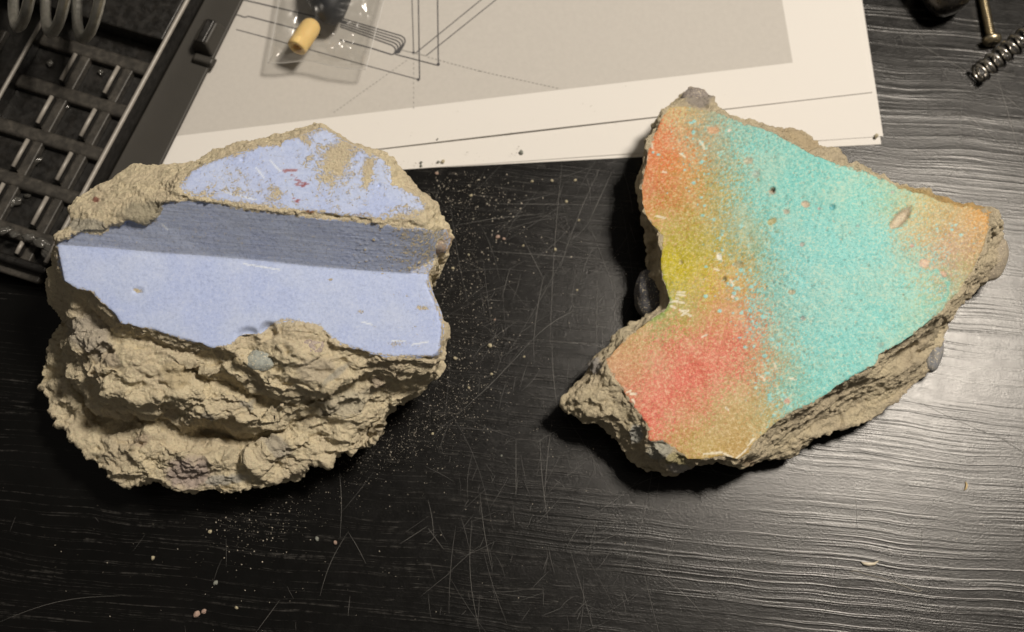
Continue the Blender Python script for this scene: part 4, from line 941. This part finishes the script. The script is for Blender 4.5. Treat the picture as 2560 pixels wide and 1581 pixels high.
for (px, py, r, kd, lb) in [(1092,435,.7,1,'pink crumb on the table just below the paper edge'),(1330,455,.55,0,'pale crumb on the table below the lone paper crumb'),(1380,453,.55,3,'pale crumb right of its neighbour below the papers'),
        (1438,452,.6,6,'pale crumb midway between the chunks below the papers'),(1245,594,.9,1,'pink flaky crumb in the dust right of the blue chunk'),(1260,598,.6,4,'small pink crumb touching the flaky one in the dust'),
        (1416,505,.55,3,'pale crumb a third of the way down between the chunks'),(1447,552,.45,0,'small pale crumb left of the orange corner'),(1388,625,.62,6,'pale crumb cluster member on a long scratch'),
        (1308,615,.45,0,'small pale crumb above the scratched middle'),(1225,865,.8,3,'largest pale crumb on the table at the middle'),(1237,800,.4,4,'small pink crumb above the largest pale one'),
        (1138,897,.7,6,'pale crumb close to the lower right corner of the blue face'),(1132,672,.6,0,'pale crumb beside the step end of the blue chunk'),(1229,936,.5,3,'pale crumb below the largest one'),
        (1172,970,.5,0,'pale crumb below the blue chunk corner, by the dust streak'),(1172,638,.45,6,'small pale crumb in the dust right of the step'),(494,1536,1.3,1,'large pinkish crumb at the bottom left of the table'),
        (511,1529,.9,4,'pinkish crumb joined to the large one at the bottom left'),(839,1357,.75,1,'orange brown crumb low on the black table'),(793,1348,.8,5,'grey crumb left of the orange brown one'),
        (383,1396,.7,0,'bright oblong crumb low left of the blue chunk'),(526,1330,.7,3,'pale crumb at the foot of the lower dust spray'),(540,1458,.9,5,'dull grey crumb under the dust spray'),(592,1520,.6,0,'bright crumb near the bottom edge'),
        (1443,726,.4,3,'small yellow crumb left of the dark notch stone'),(1178,490,.6,6,'pale crumb in the dust just below the paper'),(1310,893,.45,0,'small pale crumb right of the largest one'),(1254,1140,.4,5,'small crumb below centre'),(1082,1085,.5,3,'pale crumb below the lower right break')]:
    crumb_at(px, py, .0, r, kd, lb, G2)
# fine dust: one uncountable mass
DU = simple('fine_dust', (.68, .62, .52), .9)
ov = np.array([(1, 0, 0), (-1, 0, 0), (0, 1, 0), (0, -1, 0), (0, 0, 1.)]); of_ = np.array([(0, 2, 4), (2, 1, 4), (1, 3, 4), (3, 0, 4)])
def dust(clusters, seed, name, z=0.01, mat=DU):
    R_ = np.random.default_rng(seed); V_, F_ = [], []
    for (px, py, sx_, sy_, rot, n_, smin, smax) in clusters:
        for i in range(int(n_ * .6)):
            a, b = R_.normal() * sx_, R_.normal() * sy_; x = px + a * math.cos(rot) - b * math.sin(rot); y = py + a * math.sin(rot) + b * math.cos(rot)
            r = smin + (smax - smin) * R_.random() ** 5; c = at(x, y, z); an = R_.random() * 6.28
            q = ov * r * np.array([1, .7, .7]); q = np.c_[q[:, 0] * math.cos(an) - q[:, 1] * math.sin(an), q[:, 0] * math.sin(an) + q[:, 1] * math.cos(an), q[:, 2]]
            b_ = len(V_) * 5; V_.append(q + c); F_.append(of_ + b_)
    return mesh(name, np.concatenate(V_), np.concatenate(F_), mat, smooth=False)
o = dust([(1140,720,50,170,0,1900,.05,.20),(1120,1000,90,60,-.6,1100,.05,.19),(990,1110,110,28,-.5,900,.05,.18),(640,1310,75,38,-.3,500,.05,.25),(1180,480,70,25,.1,420,.06,.28),(1220,560,90,70,0,420,.06,.3),
          (1300,900,200,260,0,300,.05,.22),(900,1200,260,50,-.35,420,.05,.18),(1500,1100,400,300,0,280,.04,.16),(700,1420,400,90,0,220,.05,.22),(1900,1400,400,150,0,150,.04,.16),(1215,750,6,150,-.25,240,.05,.15)], 5, 'concrete_dust')
tag(o, 'pale concrete dust sprinkled over the black table around the blue chunk', 'dust', kind='stuff')
o = dust([(1150,400,120,16,-.05,60,.08,.25),(1250,300,380,50,-.1,90,.06,.16)], 6, 'paper_grit', 1.72, simple('grit_brown', (.16, .13, .09), .9))
tag(o, 'scattered fine brown grit on the white paper', 'grit', kind='stuff')
# dust on the tray and step surfaces is in the material; scratches on the table are thin raised burrs
SC = simple('scratch_burr', (.11, .107, .10), .5); SC2 = simple('faint_scratch', (.050, .048, .045), .5)
def ribbon(P_, w, mb, z):
    P_ = [at(x, y, z) for x, y in P_]; n_ = len(P_); vs, fs = [], []
    for i, p in enumerate(P_):
        t = P_[min(i + 1, n_ - 1)] - P_[max(i - 1, 0)]; t /= np.linalg.norm(t) + 1e-9; s_ = np.array([t[1], -t[0], 0]) * w / 2 * (.25 + .75 * math.sin(math.pi * (i + .5) / n_))
        vs += [p + s_, p - s_]
    for i in range(n_ - 1): fs.append((2 * i, 2 * i + 1, 2 * i + 3, 2 * i + 2))
    mb.add(vs, fs)
def scr(a, b, bend=0.): 
    n_ = 9; dx, dy = b[0] - a[0], b[1] - a[1]
    return [(a[0] + dx * t - dy * bend * math.sin(math.pi * t), a[1] + dy * t + dx * bend * math.sin(math.pi * t)) for t in [i / (n_ - 1) for i in range(n_)]]
mb1, mb2 = MB(), MB(); zc = .020
KEY = [((1405,410),(1375,860),.01),((1500,420),(1400,670),.02),((1530,430),(1470,560),.0),((1240,510),(1470,512),.0),((1220,628),(1500,648),.0),((1135,565),(1360,535),-.02),((1360,690),(1335,840),.02),((1275,670),(1255,745),0),
       ((1210,750),(1260,752),0),((1330,850),(1440,775),-.05),((1140,1040),(1330,850),.02),((1380,860),(1395,1030),.02),((1310,600),(1360,700),0),((1180,1300),(1200,1581),.05),((1070,1250),(1085,1345),-.03),((845,1150),(850,1345),-.03),
       ((870,1330),(915,1410),-.02),((870,1330),(800,1490),.05),((1000,1360),(1070,1315),0),((1070,1320),(1110,1375),0),((1200,1235),(1230,1425),.02),((0,1555),(300,1490),-.06),((640,1581),(700,1500),0),((875,1490),(870,1540),0),
       ((2000,560+300),(1900,1000),0),((2490,180),(2560,420),0),((2220,60),(2560,250),.02),((2500,230),(2560,280),0),((2400,270),(2560,400),.02),((2210,330),(2560,480),.03),((2330,600),(2560,640),0),((1610,1400),(1680,1450),.02),
       ((2130,1430),(2300,1478),.05),((2280,1470),(2400,1430),-.1),((1620,1420),(1760,1540),-.05),((2240,1330),(2560,1250),0),((1350,1100),(1370,1300),.02),((1380,1050),(1360,1260),.01),((1290,1100),(1290,1240),0),((2350,1240),(2260,1330),0)]
for a, b, bd_ in KEY: ribbon(scr(a, b, bd_), .09, mb1, zc); zc += .0006
Rs = np.random.default_rng(11)
for i in range(420):
    x = Rs.uniform(1050, 1700) if i % 3 else Rs.uniform(0, 2560); y = Rs.uniform(400, 1560); 
    if i % 3 == 0: y = Rs.uniform(0, 1581)
    an = Rs.choice([1.5, 1.7, 1.2, -.7, .15, 2.4]) + Rs.normal() * .25; L_ = Rs.exponential(70) + 15
    ribbon(scr((x, y), (x + math.cos(an) * L_, y + math.sin(an) * L_), Rs.normal() * .03), Rs.uniform(.05, .11), mb2, zc); zc += .0002
tag(mb1.build('scratches', SC, table, False), 'long pale scratches across the black table', kind='stuff')
tag(mb2.build('hairline_scratches', SC2, table, False), 'faint hairline scratches', kind='stuff')
# nail-like sliver, fibre, straw
IV = simple('ivory_sliver', (.62, .56, .44), .35)
v, f = tube([at(x, y, .5) for x, y in ((2153,1405),(2160,1409),(2172,1411),(2186,1410),(2197,1402))], [.06, .42, .55, .4, .05], 8); sl_ = mesh('thin_sliver', np.array(v) - at(2172, 1411, 0), f, IV); sl_.location = Vector(at(2172, 1411, 0)) * MM
tag(sl_, 'thin curved ivory sliver lying on the table grain at the lower right', 'sliver')
v, f = tube([at(x, y, .4) for x, y in ((2414,1205),(2417,1212),(2415,1222),(2410,1226))], [.12, .3, .25, .05], 6); sl_ = mesh('straw_bit', np.array(v) - at(2415, 1212, 0), f, simple('straw', (.62, .47, .24), .6)); sl_.location = Vector(at(2415, 1212, 0)) * MM
tag(sl_, 'tiny straw coloured bit on the table right of the painted shard', 'straw bit')
v, f = tube([at(x, y, .25) for x, y in ((2122,1430),(2140,1427),(2165,1436),(2200,1444),(2235,1455),(2270,1470),(2295,1480),(2305,1476))], .06, 6); sl_ = mesh('pale_fibre', np.array(v) - at(2200, 1444, 0), f, simple('fibre', (.45, .42, .36), .5)); sl_.location = Vector(at(2200, 1444, 0)) * MM
tag(sl_, 'pale wavy fibre on the table below the ivory sliver', 'fibre')
